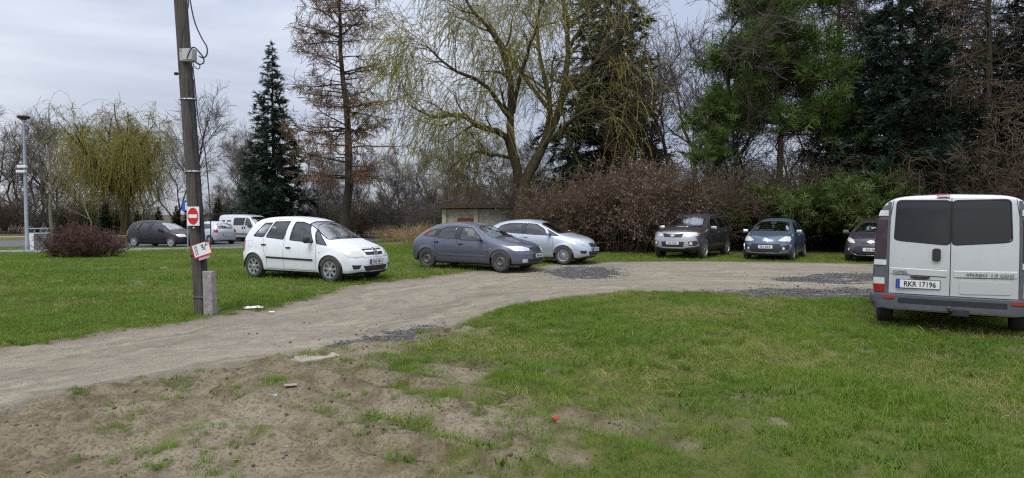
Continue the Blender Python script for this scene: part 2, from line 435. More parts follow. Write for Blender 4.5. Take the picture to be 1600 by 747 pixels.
def scatter(name, proto, pts, rot, scl, mat, label=None, cat=None):
    """one uncountable mass: points that carry instances of one small mesh"""
    po = bpy.data.objects.new(name + "_piece", proto)
    if not proto.materials: proto.materials.append(mat)
    me = bpy.data.meshes.new(name); me.vertices.add(len(pts)); me.vertices.foreach_set('co', np.asarray(pts, np.float32).ravel())
    me.attributes.new('rot', 'FLOAT_VECTOR', 'POINT').data.foreach_set('vector', np.asarray(rot, np.float32).ravel())
    me.attributes.new('scl', 'FLOAT_VECTOR', 'POINT').data.foreach_set('vector', np.asarray(scl, np.float32).ravel())
    me.update()
    ng = bpy.data.node_groups.new(name, 'GeometryNodeTree')
    ng.interface.new_socket('Geometry', in_out='INPUT', socket_type='NodeSocketGeometry')
    ng.interface.new_socket('Geometry', in_out='OUTPUT', socket_type='NodeSocketGeometry')
    gi = ng.nodes.new('NodeGroupInput'); go = ng.nodes.new('NodeGroupOutput')
    m2p = ng.nodes.new('GeometryNodeMeshToPoints'); iop = ng.nodes.new('GeometryNodeInstanceOnPoints')
    oi = ng.nodes.new('GeometryNodeObjectInfo'); oi.inputs['Object'].default_value = po
    ar = ng.nodes.new('GeometryNodeInputNamedAttribute'); ar.data_type = 'FLOAT_VECTOR'; ar.inputs[0].default_value = 'rot'
    as_ = ng.nodes.new('GeometryNodeInputNamedAttribute'); as_.data_type = 'FLOAT_VECTOR'; as_.inputs[0].default_value = 'scl'
    L = ng.links.new
    L(gi.outputs[0], m2p.inputs[0]); L(m2p.outputs[0], iop.inputs['Points']); L(oi.outputs['Geometry'], iop.inputs['Instance'])
    L(ar.outputs[0], iop.inputs['Rotation']); L(as_.outputs[0], iop.inputs['Scale']); L(iop.outputs[0], go.inputs[0])
    o = link(name, me, None); md = o.modifiers.new('scatter', 'NODES'); md.node_group = ng
    return tag(o, label, cat, kind='stuff')
GR = np.random.default_rng(5)
def sample_field(n_, y0, y1, xm=0.86, pw=0.5):
    """points over the visible wedge and a margin to its sides"""
    y = y0 + (y1 - y0) * GR.uniform(0, 1, n_) ** pw if pw > 0 else GR.uniform(y0, y1, n_)
    x = GR.uniform(-1, 1, n_) * (xm * y + 1.0)
    return x, y
def place(name, proto, x, y, prob, smin, smax, mat, label, cat, tilt=0.15, zoff=0.0, hv=None):
    k = GR.uniform(0, 1, len(x)) < prob
    x, y = x[k], y[k]; z = height(x, y) + zoff
    s = GR.uniform(smin, smax, len(x)) * (hv[k] if hv is not None else 1)
    rot = np.stack([GR.normal(0, tilt, len(x)), GR.normal(0, tilt, len(x)), GR.uniform(0, 6.283, len(x))], -1)
    sc = np.stack([s, s, s * GR.uniform(0.7, 1.2, len(x))], -1)
    return scatter(name, proto, np.stack([x, y, z], -1), rot, sc, mat, label, cat)
CARFOOT = []
r1 = np.random.default_rng(1)
T_LUSH = tuft(r1, 22, .018, .062, .11, .0042, .8, .7)
T_FAR = tuft(r1, 26, .02, .065, .19, .0085, .8, .5)
T_DRY = tuft(r1, 14, .02, .085, .09, .0036, 1.3, 1.0)
T_TALL = tuft(r1, 40, .07, .16, .10, .0052, .5, .7)
T_WEED = tuft(r1, 26, .02, .07, .09, .015, 1.2, .6)
# near lawn and mud islands
x, y = sample_field(185000, 3.8, 15.0, 0.84, 0.62)
cv = cover(x, y); lus = fbm(x * 0.8 + 3, y * 0.8, 88, 4); thin = sstep(.34, .62, fbm(x * 2.2 + 9, y * 2.2, 93, 3))
place("grass", T_LUSH, x, y, np.where(cv[1] > .05, cv[1], 0) * (.22 + .78 * thin), .5, 1.1, MG_LUSH, "short green grass of the near lawn and tufts in the mud", "grass", hv=0.45 + 1.0 * lus)
x, y = sample_field(90000, 3.8, 15.0, 0.84, 0.62)
cv = cover(x, y); dr_ = fbm(x * 0.9 + 13, y * 0.9, 99, 4)
place("dry_grass", T_DRY, x, y, np.clip(cv[1] * 1.6, 0, 1) * sstep(.45, .68, dr_) * .55, .5, 1.15, MG_DRY, "straw coloured dead blades mixed through the near lawn", "grass", tilt=.45)
x, y = sample_field(5000, 4.0, 14.0, 0.84, 0.7)
cv = cover(x, y); tl = fbm(x * 0.6 + 50, y * 0.6 + 9, 15, 3) + 0.05 * sstep(2, 6, x)
place("tall_grass", T_TALL, x, y, (cv[1] > .35) * sstep(.53, .68, tl), .5, 1.0, MG_LUSH, "taller lush clumps standing out of the near lawn", "grass")
x, y = sample_field(14000, 4.0, 22.0, 0.84, 0.7)
cv = cover(x, y); wl = fbm(x * 1.3 + 5, y * 1.3 + 19, 25, 3)
place("weeds", T_WEED, x, y, (cv[1] > .15) * sstep(.50, .66, wl), .4, 1.1, MG_WEED, "low broad leaved weeds in the grass", "weeds")
# scattered thin tufts in the mud
x, y = sample_field(7000, 3.9, 9.5, 0.84, 0.8)
cv = cover(x, y); cl = fbm(x * 1.5 + 70, y * 1.5 + 2, 35, 3)
place("mud_tufts", T_TALL, x, y, np.clip(1 - cv[0] - cv[1] - cv[3], 0, 1) * sstep(.46, .66, cl) * .5, .18, .55, MG_WEED, "thin dark tufts scattered over the bare mud", "grass")
x, y = sample_field(16000, 3.9, 9.5, 0.84, 0.8)
cv = cover(x, y)
place("straw_litter", T_DRY, x, y, np.clip(1 - cv[0] - cv[1] - cv[3], 0, 1) * .35 * sstep(.40, .62, fbm(x * 2, y * 2, 135, 3)), .25, .8, MG_DRY, "bits of dead straw trodden into the mud", "straw", tilt=.9)
# left lawn and the strip before the parked cars
x, y = sample_field(150000, 8.0, 46.0, 0.84, 0.75)
cv = cover(x, y); lus = fbm(x * 0.4 + 3, y * 0.4, 188, 4)
place("lawn_grass", T_FAR, x, y, np.where(cv[1] > .15, cv[1], 0) * (.35 + .65 * sstep(.32, .58, fbm(x * 1.3 + 4, y * 1.3, 193, 4))) * (sdf(NEAR + [(30, 40), (-60, 40)], x, y) < 0), .6, 1.15, MG_LUSH, "mown green lawn beyond the dirt track", "grass", hv=0.55 + 0.9 * lus)
x, y = sample_field(24000, 8.0, 30.0, 0.84, 0.75)
cv = cover(x, y)
place("lawn_dry_grass", T_DRY, x, y, cv[1] * .6 * sstep(.4, .6, fbm(x * .5, y * .5, 45, 4)), .8, 1.5, MG_DRY, "dead straw blades in the lawn beyond the track", "grass", tilt=.4)
# pebbles and crushed stone
def stone(seed, k=1):
    bm = bmesh.new(); bmesh.ops.create_icosphere(bm, subdivisions=1, radius=1.0); rr = np.random.default_rng(seed)
    for v in bm.verts: v.co = Vector((v.co.x * rr.uniform(.7, 1.2), v.co.y * rr.uniform(.6, 1.0), v.co.z * rr.uniform(.4, .7)))
    me = bpy.data.meshes.new("stone"); bm.to_mesh(me); bm.free(); return me
def stone_mat(name, a_, b_):
    m, n, b = new_mat(name); oi = N(n, 'ShaderNodeObjectInfo')
    n.links.new(ramp(n, oi.outputs['Random'], 0, 1, a_, b_), b.inputs['Base Color']); b.inputs['Roughness'].default_value = .85; return m
x, y = sample_field(30000, 4.0, 24.0, 0.84, 0.6)
cv = cover(x, y)
place("pebbles", stone(2), x, y, cv[0] * .35 + np.clip(1 - cv[0] - cv[1] - cv[3], 0, 1) * .30, .003, .012, stone_mat("pebble", (.15, .13, .105), (.42, .39, .34)), "small pale pebbles scattered on the dirt", "pebbles", zoff=.001)
x, y = sample_field(190000, 8.0, 22.0, 0.84, 0.75)
cv = cover(x, y)
place("crushed_asphalt", stone(3), x, y, np.clip(np.maximum((cv[2] > .05) * cv[2], .05 * cv[0] * (sum([np.exp(-np.maximum(sdf(g, x, y), 0) / .5) for g in GRAV]))), 0, 1), .006, .028, stone_mat("asphalt_chip", (.022, .0215, .0215), (.16, .155, .15)), "dark crushed asphalt filling potholes in the track", "gravel", zoff=.003)
x, y = sample_field(9000, 4.0, 9.0, 0.84, 0.7)
cv = cover(x, y)
place("clods", stone(4), x, y, np.clip(1 - cv[0] - cv[1], 0, 1) * .45 * sstep(.48, .66, fbm(x * 1.6, y * 1.6, 7)), .004, .022, plain("clod_earth", (.13, .095, .06), .95, var=.4, scale=30, bump=.6), "dark clods of churned earth in the mud", "earth", zoff=.004)
# ------------------------------------------------------------------ vehicles: library
def paint(name, c, metal=0.35, rough=0.32, dirt=0.25):
    m, n, b = new_mat(name)
    co = objco(n)
    d = ramp(n, nzo(n, 5.0, 6, 0.7, co), 0.45, 0.75, (0, 0, 0), (dirt, dirt, dirt))
    sp = N(n, 'ShaderNodeSeparateXYZ'); n.links.new(co, sp.inputs[0])
    low = N(n, 'ShaderNodeMapRange', {'From Min': 0.75, 'From Max': 0.2, 'To Min': 0.0, 'To Max': dirt * 1.4}); n.links.new(sp.outputs[2], low.inputs[0])
    dd = N(n, 'ShaderNodeMath', {0: low.outputs[0], 1: ramp(n, nzo(n, 9.0, 5, .7, co), .25, .7)}, operation='MULTIPLY')
    tot = N(n, 'ShaderNodeMath', {0: d, 1: dd.outputs[0]}, operation='MAXIMUM')
    n.links.new(mixc(n, tot.outputs[0], c, (0.19, 0.165, 0.135)), b.inputs['Base Color'])
    rr = N(n, 'ShaderNodeMapRange', {'From Min': 0, 'From Max': .6, 'To Min': rough, 'To Max': .75}); n.links.new(tot.outputs[0], rr.inputs[0])
    n.links.new(rr.outputs[0], b.inputs['Roughness'])
    b.inputs['Metallic'].default_value = metal
    b.inputs['Coat Weight'].default_value = 0.6; b.inputs['Coat Roughness'].default_value = 0.08
    return m
def glass_mat(name, tint=(0.78, 0.83, 0.82), refl=1.0, rough=0.02, ior=1.9):
    m, n, b = new_mat(name); n.nodes.remove(b)
    tr = N(n, 'ShaderNodeBsdfTransparent', {0: c4(tint)}); gl = N(n, 'ShaderNodeBsdfGlossy', {'Roughness': rough, 'Color': c4((refl, refl, refl))})
    lw = N(n, 'ShaderNodeLayerWeight', {'Blend': 0.5}); f0 = ((ior - 1) / (ior + 1)) ** 2
    pw = N(n, 'ShaderNodeMath', {0: lw.outputs['Facing'], 1: 4.0}, operation='POWER')
    fr = N(n, 'ShaderNodeMath', {0: pw.outputs[0], 1: 1 - f0, 2: f0}, operation='MULTIPLY_ADD')
    mxs = N(n, 'ShaderNodeMixShader'); n.links.new(fr.outputs[0], mxs.inputs[0]); n.links.new(tr.outputs[0], mxs.inputs[1]); n.links.new(gl.outputs[0], mxs.inputs[2])
    n.links.new(mxs.outputs[0], n.nodes['Material Output'].inputs[0])
    return m
M_GLASS = glass_mat("car_glass")
M_SCREEN = glass_mat("windscreen_glass", (0.50, 0.56, 0.56), 0.97, 0.03, 4.2)
M_GLASSD = glass_mat("tinted_glass", (0.05, 0.055, 0.06), 0.9, 0.03, 1.7)
M_LENS = glass_mat("lamp_lens", (0.80, 0.80, 0.78), 0.9)
M_BLACK = plain("black_plastic", (0.020, 0.021, 0.023), 0.55, var=.3)
M_GREYP = plain("grey_plastic", (0.085, 0.092, 0.105), 0.6, var=.15, scale=12)
M_RUBBER = plain("tyre_rubber", (0.030, 0.029, 0.028), 0.85, var=.35, scale=14, dark=(.055, .048, .04))
M_SEAL = plain("rubber_seal", (0.012, 0.012, 0.013), 0.6)
M_CHROME = plain("chrome", (0.62, 0.63, 0.65), 0.18, 0.95, var=.06)
M_ALLOY = plain("alloy_rim", (0.50, 0.51, 0.53), 0.32, 0.75, var=.12, scale=20)
M_STEEL = plain("steel_rim", (0.11, 0.105, 0.10), 0.55, 0.4, var=.3, scale=20)
M_RIMB = plain("rim_shadow_dark", (0.03, 0.03, 0.032), 0.7)
M_REFL = plain("lamp_reflector", (0.70, 0.71, 0.72), 0.22, 0.85, var=.2, scale=22)
M_REFLW = plain("aged_lamp_lens", (0.62, 0.62, 0.55), 0.25, 0.1, var=.18, scale=18, coat=.8)
M_RED = plain("red_lens", (0.30, 0.016, 0.016), 0.2, var=.2, scale=16, coat=.6)
M_REDD = plain("dark_red_lens", (0.040, 0.020, 0.024), 0.28, var=.45, scale=8, coat=.35)
M_ORANGE = plain("amber_lens", (0.62, 0.17, 0.05), 0.2, var=.15, coat=.6)
M_CLEARL = plain("clear_lens", (0.62, 0.62, 0.62), 0.2, 0.1, var=.1, scale=20, coat=.6)
M_PLATE = plain("plate_white", (0.70, 0.70, 0.70), 0.4, var=.05)
M_PBLUE = plain("plate_blue", (0.02, 0.07, 0.38), 0.4)
M_INK = plain("black_print", (0.012, 0.012, 0.013), 0.5)
M_SEAT = plain("seat_cloth", (0.050, 0.051, 0.055), 0.9, var=.2)
M_LINING = plain("cabin_lining", (0.16, 0.16, 0.162), 0.85, var=.1)
M_UNDER = plain("underbody", (0.016, 0.015, 0.014), 0.9)

def text_mesh(txt, size, ex=0.001, bold=0.0, sx=1.0, align='LEFT'):
    cu = bpy.data.curves.new("lettering", 'FONT'); cu.body = txt; cu.size = size; cu.extrude = ex; cu.offset = bold; cu.align_x = align
    cu.resolution_u = 3
    o = bpy.data.objects.new("lettering", cu); COL.objects.link(o)
    dg = bpy.context.evaluated_depsgraph_get(); me = bpy.data.meshes.new_from_object(o.evaluated_get(dg))
    bpy.data.objects.remove(o); bpy.data.curves.remove(cu)
    if sx != 1.0: me.transform(Matrix.Diagonal((sx, 1, 1, 1)))
    me.materials.clear()
    return me

def pip(poly, px, py):
    P = np.array(poly, float); Q = np.roll(P, -1, 0); ins = np.zeros(px.shape, bool)
    for (ax, ay), (bx, by) in zip(P, Q):
        ins ^= ((ay > py) != (by > py)) & (px < (bx - ax) * (py - ay) / (by - ay + 1e-12) + ax)
    return ins
def near_edge(poly, px, py):
    P = np.array(poly, float); Q = np.roll(P, -1, 0)
    bd = np.full(px.shape, 1e9); bx_ = px.copy(); by_ = py.copy()
    for (ax, ay), (bx, by) in zip(P, Q):
        ex, ey = bx - ax, by - ay; t = np.clip(((px - ax) * ex + (py - ay) * ey) / (ex * ex + ey * ey + 1e-12), 0, 1)
        cx, cy = ax + t * ex, ay + t * ey; d = np.hypot(px - cx, py - cy); k = d < bd
        bd = np.where(k, d, bd); bx_ = np.where(k, cx, bx_); by_ = np.where(k, cy, by_)
    return bd, bx_, by_
def roundpoly(poly, r=0.04, k=4):
    """round the corners of a 2-d polygon"""
    out = []; n = len(poly)
    for i in range(n):
        p0, p1, p2 = (Vector(poly[(i + d) % n]) for d in (-1, 0, 1))
        a, b = p0 - p1, p2 - p1; rr = min(r, a.length * .45, b.length * .45)
        s, e = p1 + a.normalized() * rr, p1 + b.normalized() * rr
        for j in range(k + 1):
            t = j / k; out.append(tuple(s * (1 - t) ** 2 + p1 * 2 * t * (1 - t) + e * t * t))
    return out

SECT = [(.88, 0.0), (.965, .10), (1.0, None), (.995, None)]
class Car:
    def __init__(s, name, label, sp, body_mat, loc, heading, level=3, group=None):
        s.sp = sp; s.mat = body_mat; s.level = level
        z = float(tz(loc[0], loc[1]))
        s.root = thing(name, label, sp.get('cat', 'car'), (loc[0], loc[1], z), math.radians(heading), group)
        s.make_cage()
    # ---- cage from stations (x, half width, bottom z, shoulder z, top edge half width, top z, crown)
    def make_cage(s):
        sp = s.sp; st = sp['st']; V = []; F = []
        def ring(q):
            x, w, zb, zs, ye, zt, cr = q
            z1 = zb + (zs - zb) * .36; z2 = zb + (zs - zb) * .68
            rows = [(w * .86, zb), (w * .955, zb + .07), (w, z1), (w * .995, z2), (w * .955, zs), (ye, zt - cr)]
            return rows
        rings = []
        xo = sp.get('fx', [-.10, -.03, 0, 0, -.03, -.10]); ro = sp.get('rx', [.08, .02, 0, 0, .02, .06])
        ns = len(st)
        for i, q in enumerate(st):
            rows = ring(q); pts = []
            for k, (y_, z_) in enumerate(rows):
                x_ = q[0] + (xo[k] if i == 0 else 0) + (ro[k] if i == ns - 1 else 0)
                pts.append((x_, y_, z_))
            # order: bottom centre, bottom mid, side rows 0..5, top mid, top centre
            e0 = xo[0] if i == 0 else (ro[0] if i == ns - 1 else 0); e5 = xo[5] if i == 0 else (ro[5] if i == ns - 1 else 0)
            bul = sp['bf'] if i == 0 else (-sp['br'] if i == ns - 1 else 0)
            full = [(q[0] + e0 + bul * .9, 0, q[2]), (q[0] + e0 + bul * .7, rows[0][0] * .5, q[2])] + pts + \
                   [(q[0] + e5 + bul * .75, q[4] * .52, q[5] - q[6] * .27), (q[0] + e5 + bul, 0, q[5])]
            rings.append(full)
        idx = {}
        def vid(key, p):
            if key not in idx: idx[key] = len(V); V.append(p)
            return idx[key]
        def rv(i, k, sd):
            p = rings[i][k]
            if k in (0, 9): return vid((i, k, 0), p)
            return vid((i, k, sd), (p[0], p[1] * sd, p[2]))
        for i in range(ns - 1):
            for k in range(9):
                for sd in (1, -1):
                    q = (rv(i, k, sd), rv(i, k + 1, sd), rv(i + 1, k + 1, sd), rv(i + 1, k, sd))
                    F.append(q if sd == 1 else q[::-1])
        for i, bul in ((0, sp['bf']), (ns - 1, -sp['br'])):
            def cv_(k, c_, sd):       # side row k=2..7 ; column 0 ring, 1 mid, 2 centre
                if k == 2: return rv(i, [2, 1, 0][c_], sd)
                if k == 7: return rv(i, [7, 8, 9][c_], sd)
                p = rings[i][k]
                if c_ == 0: return rv(i, k, sd)
                if c_ == 1: return vid((i, k, 'm', sd), (p[0] + bul * .75, p[1] * .52 * sd, p[2]))
                return vid((i, k, 'c'), (p[0] + bul, 0, p[2]))
            for k in range(2, 7):
                for c_ in range(2):
                    for sd in (1, -1):
                        q = (cv_(k, c_, sd), cv_(k + 1, c_, sd), cv_(k + 1, c_ + 1, sd), cv_(k, c_ + 1, sd))
                        fl = (sd == 1) == (i == 0)
                        F.append(q[::-1] if fl else q)
        me = bpy.data.meshes.new("cage"); me.from_pydata(V, [], F); me.update()
        bm = bmesh.new(); bm.from_mesh(me); bmesh.ops.recalc_face_normals(bm, faces=bm.faces); bm.to_mesh(me); bm.free()
        def sub(lv):
            o = bpy.data.objects.new("cage", me); COL.objects.link(o); md = o.modifiers.new("s", 'SUBSURF'); md.levels = lv; md.render_levels = lv
            dg = bpy.context.evaluated_depsgraph_get(); em = o.evaluated_get(dg).to_mesh()
            v = np.empty(len(em.vertices) * 3); em.vertices.foreach_get('co', v); v = v.reshape(-1, 3)
            f = np.empty(len(em.loops), np.int32); em.loops.foreach_get('vertex_index', f); f = f.reshape(-1, 4)
            o.evaluated_get(dg).to_mesh_clear(); bpy.data.objects.remove(o)
            return v, f
        v, f = sub(s.level)
        L, Wd, H, zb = sp['L'], sp['W'], sp['H'], sp.get('zb', .17)
        mn, mxv = v.min(0), v.max(0)
        s.k = np.array([L / (mxv[0] - mn[0]), Wd / (mxv[1] - mn[1]), (H - zb) / (mxv[2] - mn[2])])
        s.o = np.array([-(mxv[0] + mn[0]) / 2, 0, 0]); s.z0 = mn[2]; s.zb = zb
        def fit(v):
            v = v + s.o; v[:, 2] -= s.z0; v = v * s.k; v[:, 2] += zb
            return v
        v = fit(v)
        # shaping displacement on the flanks: shallow scoop between sill and waist, swage line
        def shape(v):
            side = sstep(.75, .95, np.abs(v[:, 1]) / (Wd / 2))
            for (z_, w_, a_) in sp.get('swage', [(.42, .12, -.012)]):
                v[:, 1] += np.sign(v[:, 1]) * side * a_ * np.exp(-((v[:, 2] - z_) / w_) ** 2)
            for xw in s.wheels_x():
                rr = np.hypot(v[:, 0] - xw, v[:, 2] - sp['R']); Ra = sp.get('Ra', sp['R'] + .055)
                v[:, 1] += np.sign(v[:, 1]) * side * sp.get('flare', .016) * np.exp(-((rr - Ra) / .055) ** 2) * (v[:, 2] > .2)
            return v
        v = shape(v)
        tri = lambda q: np.concatenate([q[:, [0, 1, 2]], q[:, [0, 2, 3]]])
        s.v, s.f = v, tri(f)
        s.bvh = BVHTree.FromPolygons([tuple(p) for p in v], [tuple(q) for q in f])
        lv, lf = sub(2); s.lv, s.lf = shape(fit(lv)), tri(lf)
        bpy.data.meshes.remove(me)
    def wheels_x(s):
        xf = s.sp['L'] / 2 - s.sp['fo']; return (xf, xf - s.sp['WB'])
    def normals(s, v, f):
        a = v[f[:, 1]] - v[f[:, 0]]; b = v[f[:, 2]] - v[f[:, 0]]; n_ = np.cross(a, b); return n_ / (np.linalg.norm(n_, axis=1, keepdims=True) + 1e-12)
    def vnormals(s, v, f):
        fn = s.normals(v, f); vn = np.zeros_like(v)
        for k in range(f.shape[1]): np.add.at(vn, f[:, k], fn)
        return vn / (np.linalg.norm(vn, axis=1, keepdims=True) + 1e-12)
    # ---- cut regions: list of dict(view='side'|'front'|'rear', poly, do='hole'|name, sides)
    def region_mask(s, v, f, reg, snap=True):
        view, poly = reg['view'], reg['poly']
        def coords(p): return (p[:, 0], p[:, 2]) if view == 'side' else (p[:, 1], p[:, 2])
        vn = s.vnormals(v, f)
        if view == 'side':
            ok = (np.sign(v[:, 1]) == reg.get('sd', 1)) & (np.abs(v[:, 1]) > .42 * s.sp['W'] / 2) & (np.abs(vn[:, 1]) > .25)
        elif view == 'front': ok = (vn[:, 0] > .12) & (v[:, 0] > -.15 * s.sp['L'])
        else: ok = (vn[:, 0] < -.12) & (v[:, 0] < 0)
        E = np.unique(np.sort(np.concatenate([f[:, [0, 1]], f[:, [1, 2]], f[:, [2, 0]]]), 1), axis=0)
        E = E[ok[E].all(1)]
        P = np.array(poly, float); Q = np.roll(P, -1, 0)
        on = np.zeros(len(v), bool)
        for it in range(4):
            a, b = coords(v); ins = pip(poly, a, b)
            k = (ins[E[:, 0]] != ins[E[:, 1]]) & ~on[E[:, 0]] & ~on[E[:, 1]]
            if not k.any(): break
            e = E[k]; A = np.stack([a[e[:, 0]], b[e[:, 0]]], -1); D = np.stack([a[e[:, 1]], b[e[:, 1]]], -1) - A
            tb = np.full(len(e), .5)
            for p, q in zip(P, Q):
                g = q - p; den = D[:, 0] * g[1] - D[:, 1] * g[0]; den = np.where(np.abs(den) < 1e-12, 1e-12, den)
                w = p - A; t = (w[:, 0] * g[1] - w[:, 1] * g[0]) / den; u = (w[:, 0] * D[:, 1] - w[:, 1] * D[:, 0]) / den
                hit = (t >= 0) & (t <= 1) & (u >= 0) & (u <= 1); tb = np.where(hit, t, tb)
            near0 = tb < .5; vi = np.where(near0, e[:, 0], e[:, 1]); X3 = v[e[:, 0]] + (v[e[:, 1]] - v[e[:, 0]]) * tb[:, None]
            cost = np.where(near0, tb, 1 - tb); od = np.argsort(cost)
            _, first = np.unique(vi[od], return_index=True); sel = od[first]
            v[vi[sel]] = X3[sel]; on[vi[sel]] = True
        c = v[f].mean(1); ca, cb = coords(c); m_ = pip(poly, ca, cb)
        return m_ & ok[f].all(1)
    def finish(s, holes, panels=()):
        """holes: window and wheel openings; panels: regions that become their own part objects"""
        v, f = s.v.copy(), s.f
        for xw in s.wheels_x():
            for sd in (1, -1):
                Ra = s.sp.get('Ra', s.sp['R'] + .055)
                holes = holes + [dict(view='side', sd=sd, poly=[(xw + Ra * math.cos(t), s.sp['R'] + Ra * math.sin(t)) for t in np.linspace(0, 2 * math.pi, 40, endpoint=False)], wheel=True)]
        gone = np.zeros(len(f), bool)
        own = np.full(len(f), -1)
        for i, pn in enumerate(panels):
            m_ = s.region_mask(v, f, pn); own[m_ & (own < 0)] = i
        for h in holes: gone |= s.region_mask(v, f, h)
        fn = s.normals(v, f); c = v[f].mean(1)
        under = (fn[:, 2] < -.6) & (c[:, 2] < s.zb + .12)
        vn = s.vnormals(v, f)
        def emit(nm, sel, parent):
            fs = f[sel]; us, inv = np.unique(fs, return_inverse=True)
            me = mesh_np(nm, v[us], inv.reshape(-1, 3), smooth=True, mi=under[sel].astype(int))
            o = link(nm, me, parent, [s.mat, M_UNDER])
            try: me.normals_split_custom_set_from_vertices([tuple(q) for q in vn[us]])
            except Exception: pass
            return o
        s.body = emit("body", ~gone & (own < 0), s.root)
        s.panels = {}
        for i, pn in enumerate(panels):
            sel = ~gone & (own == i)
            if sel.any(): s.panels[(pn['name'], pn.get('sd', 0), pn.get('i', 0))] = emit(pn['name'], sel, s.root)
        # dark cabin lining inside the shell, open at the same windows
        lv, lf = s.lv.copy(), s.lf
        lv = lv - s.vnormals(lv, lf) * .035; g2 = np.zeros(len(lf), bool)
        for h in holes:
            if not h.get('wheel'): 
                cx_ = sum(p[0] for p in h['poly']) / len(h['poly']); cz_ = sum(p[1] for p in h['poly']) / len(h['poly'])
                big = [(p[0] + .05 * np.sign(p[0] - cx_), p[1] + .045 * np.sign(p[1] - cz_)) for p in h['poly']]
                cc = lv[lf].mean(1); nl = s.normals(lv, lf)
                if h['view'] == 'side': g2 |= pip(big, cc[:, 0], cc[:, 2]) & (np.sign(cc[:, 1]) == h['sd']) & (np.abs(cc[:, 1]) > .3 * s.sp['W'])
                elif h['view'] == 'front': g2 |= pip(big, cc[:, 1], cc[:, 2]) & (cc[:, 0] > 0) & (nl[:, 0] > .05)
                else: g2 |= pip(big, cc[:, 1], cc[:, 2]) & (cc[:, 0] < -.3 * s.sp['L']) & (nl[:, 0] < -.05)
        c = lv[lf].mean(1); g2 |= c[:, 2] < .40
        fs = lf[~g2][:, ::-1]; us, inv = np.unique(fs, return_inverse=True)
        link("cabin_lining", mesh_np("cabin_lining", lv[us], inv.reshape(-1, 3), smooth=True), s.root, M_LINING)
        s.wells()
    def wells(s):
        R = s.sp['R']; Ra = s.sp.get('Ra', R + .055)
        for xw in s.wheels_x():
            for sd in (1, -1):
                mb = MB(); V = []; F = []; k = 22
                for j in range(k + 1):
                    t = math.radians(-4 + 188 * j / k); y1, y0 = s.sp['W'] / 2 - .03, s.sp['W'] / 2 - .34
                    for y_ in (y0, y1): V.append((xw + (Ra + .012) * math.cos(t), y_ * sd, R + (Ra + .012) * math.sin(t)))
                for j in range(k): F.append((2 * j, 2 * j + 1, 2 * j + 3, 2 * j + 2))
                n0 = len(V); V.append((xw, y0 * sd, R)); F += [(2 * j, 2 * j + 2, n0) for j in range(k)]
                mb.add(V, F); mb.build("wheel_arch_liner", M_UNDER, s.root)
    # ---- surface queries
    def ray(s, p, d):
        d = Vector(d).normalized(); h = s.bvh.ray_cast(Vector(p) - d * 3.0, d)
        if h[0] is None: h = s.bvh.find_nearest(Vector(p))
        return h[0], h[1]
    def lift(s, pts, view=None):
        """2-d view coordinates or 3-d guesses -> points on the body surface with normals"""
        out = []
        for p in pts:
            if view == 'R': q = s.ray((p[0], -1, p[1]), (0, 1, 0))
            elif view == 'L': q = s.ray((p[0], 1, p[1]), (0, -1, 0))
            elif view == 'F': q = s.ray((1, p[0], p[1]), (-1, 0, 0))
            elif view == 'B': q = s.ray((-1, p[0], p[1]), (1, 0, 0))
            elif view == 'T': q = s.ray((p[0], p[1], 2), (0, 0, -1))
            else: h = s.bvh.find_nearest(Vector(p)); q = (h[0], h[1])
            out.append(q)
        return out
    def patch(s, name, mat, poly, view=None, off=.004, thick=.012, res=.05, parent=None, rnd=0.0, smooth=True):
        """a skin piece lying on the body surface, with its own thickness"""
        if rnd and view: poly = roundpoly(poly, rnd)
        bm = bmesh.new()
        if view in ('R', 'L'): P3 = [(p[0], 0, p[1]) for p in poly]
        elif view in ('F', 'B'): P3 = [(0, p[0], p[1]) for p in poly]
        elif view == 'T': P3 = [(p[0], p[1], 0) for p in poly]
        else: P3 = poly
        vs = [bm.verts.new(p) for p in P3]; bm.faces.new(vs)
        bmesh.ops.triangulate(bm, faces=bm.faces[:], ngon_method='EAR_CLIP')
        for _ in range(6):
            el = [e for e in bm.edges if e.calc_length() > res]
            if not el: break
            bmesh.ops.subdivide_edges(bm, edges=el, cuts=1); bmesh.ops.triangulate(bm, faces=[f for f in bm.faces if len(f.verts) > 3])
        bm.verts.ensure_lookup_table()
        nrm = []
        for v_ in bm.verts:
            p = v_.co
            q = {'R': lambda: s.lift([(p.x, p.z)], 'R'), 'L': lambda: s.lift([(p.x, p.z)], 'L'), 'F': lambda: s.lift([(p.y, p.z)], 'F'),
                 'B': lambda: s.lift([(p.y, p.z)], 'B'), 'T': lambda: s.lift([(p.x, p.y)], 'T')}.get(view, lambda: s.lift([tuple(p)]))()[0]
            nrm.append(q[1]); v_.co = q[0] + q[1] * off
        for f_ in bm.faces: f_.smooth = smooth
        av = Vector((0, 0, 0))
        for q in nrm: av += q
        bm.normal_update()
        sm = sum((f_.normal.dot(av) for f_ in bm.faces), 0.0)
        if sm < 0: bmesh.ops.reverse_faces(bm, faces=bm.faces[:])
        if thick:
            be = [e for e in bm.edges if e.is_boundary]
            for e_ in be: e_.smooth = False
            r = bmesh.ops.extrude_edge_only(bm, edges=be); ex = [g for g in r['geom'] if isinstance(g, bmesh.types.BMVert)]
            av.normalize()
            for v_ in ex: v_.co -= av * thick
            for f_ in [g for g in r['geom'] if isinstance(g, bmesh.types.BMFace)]: f_.smooth = False
        me = bpy.data.meshes.new(name); bm.to_mesh(me); bm.free()
        return link(name, me, parent or s.root, mat)
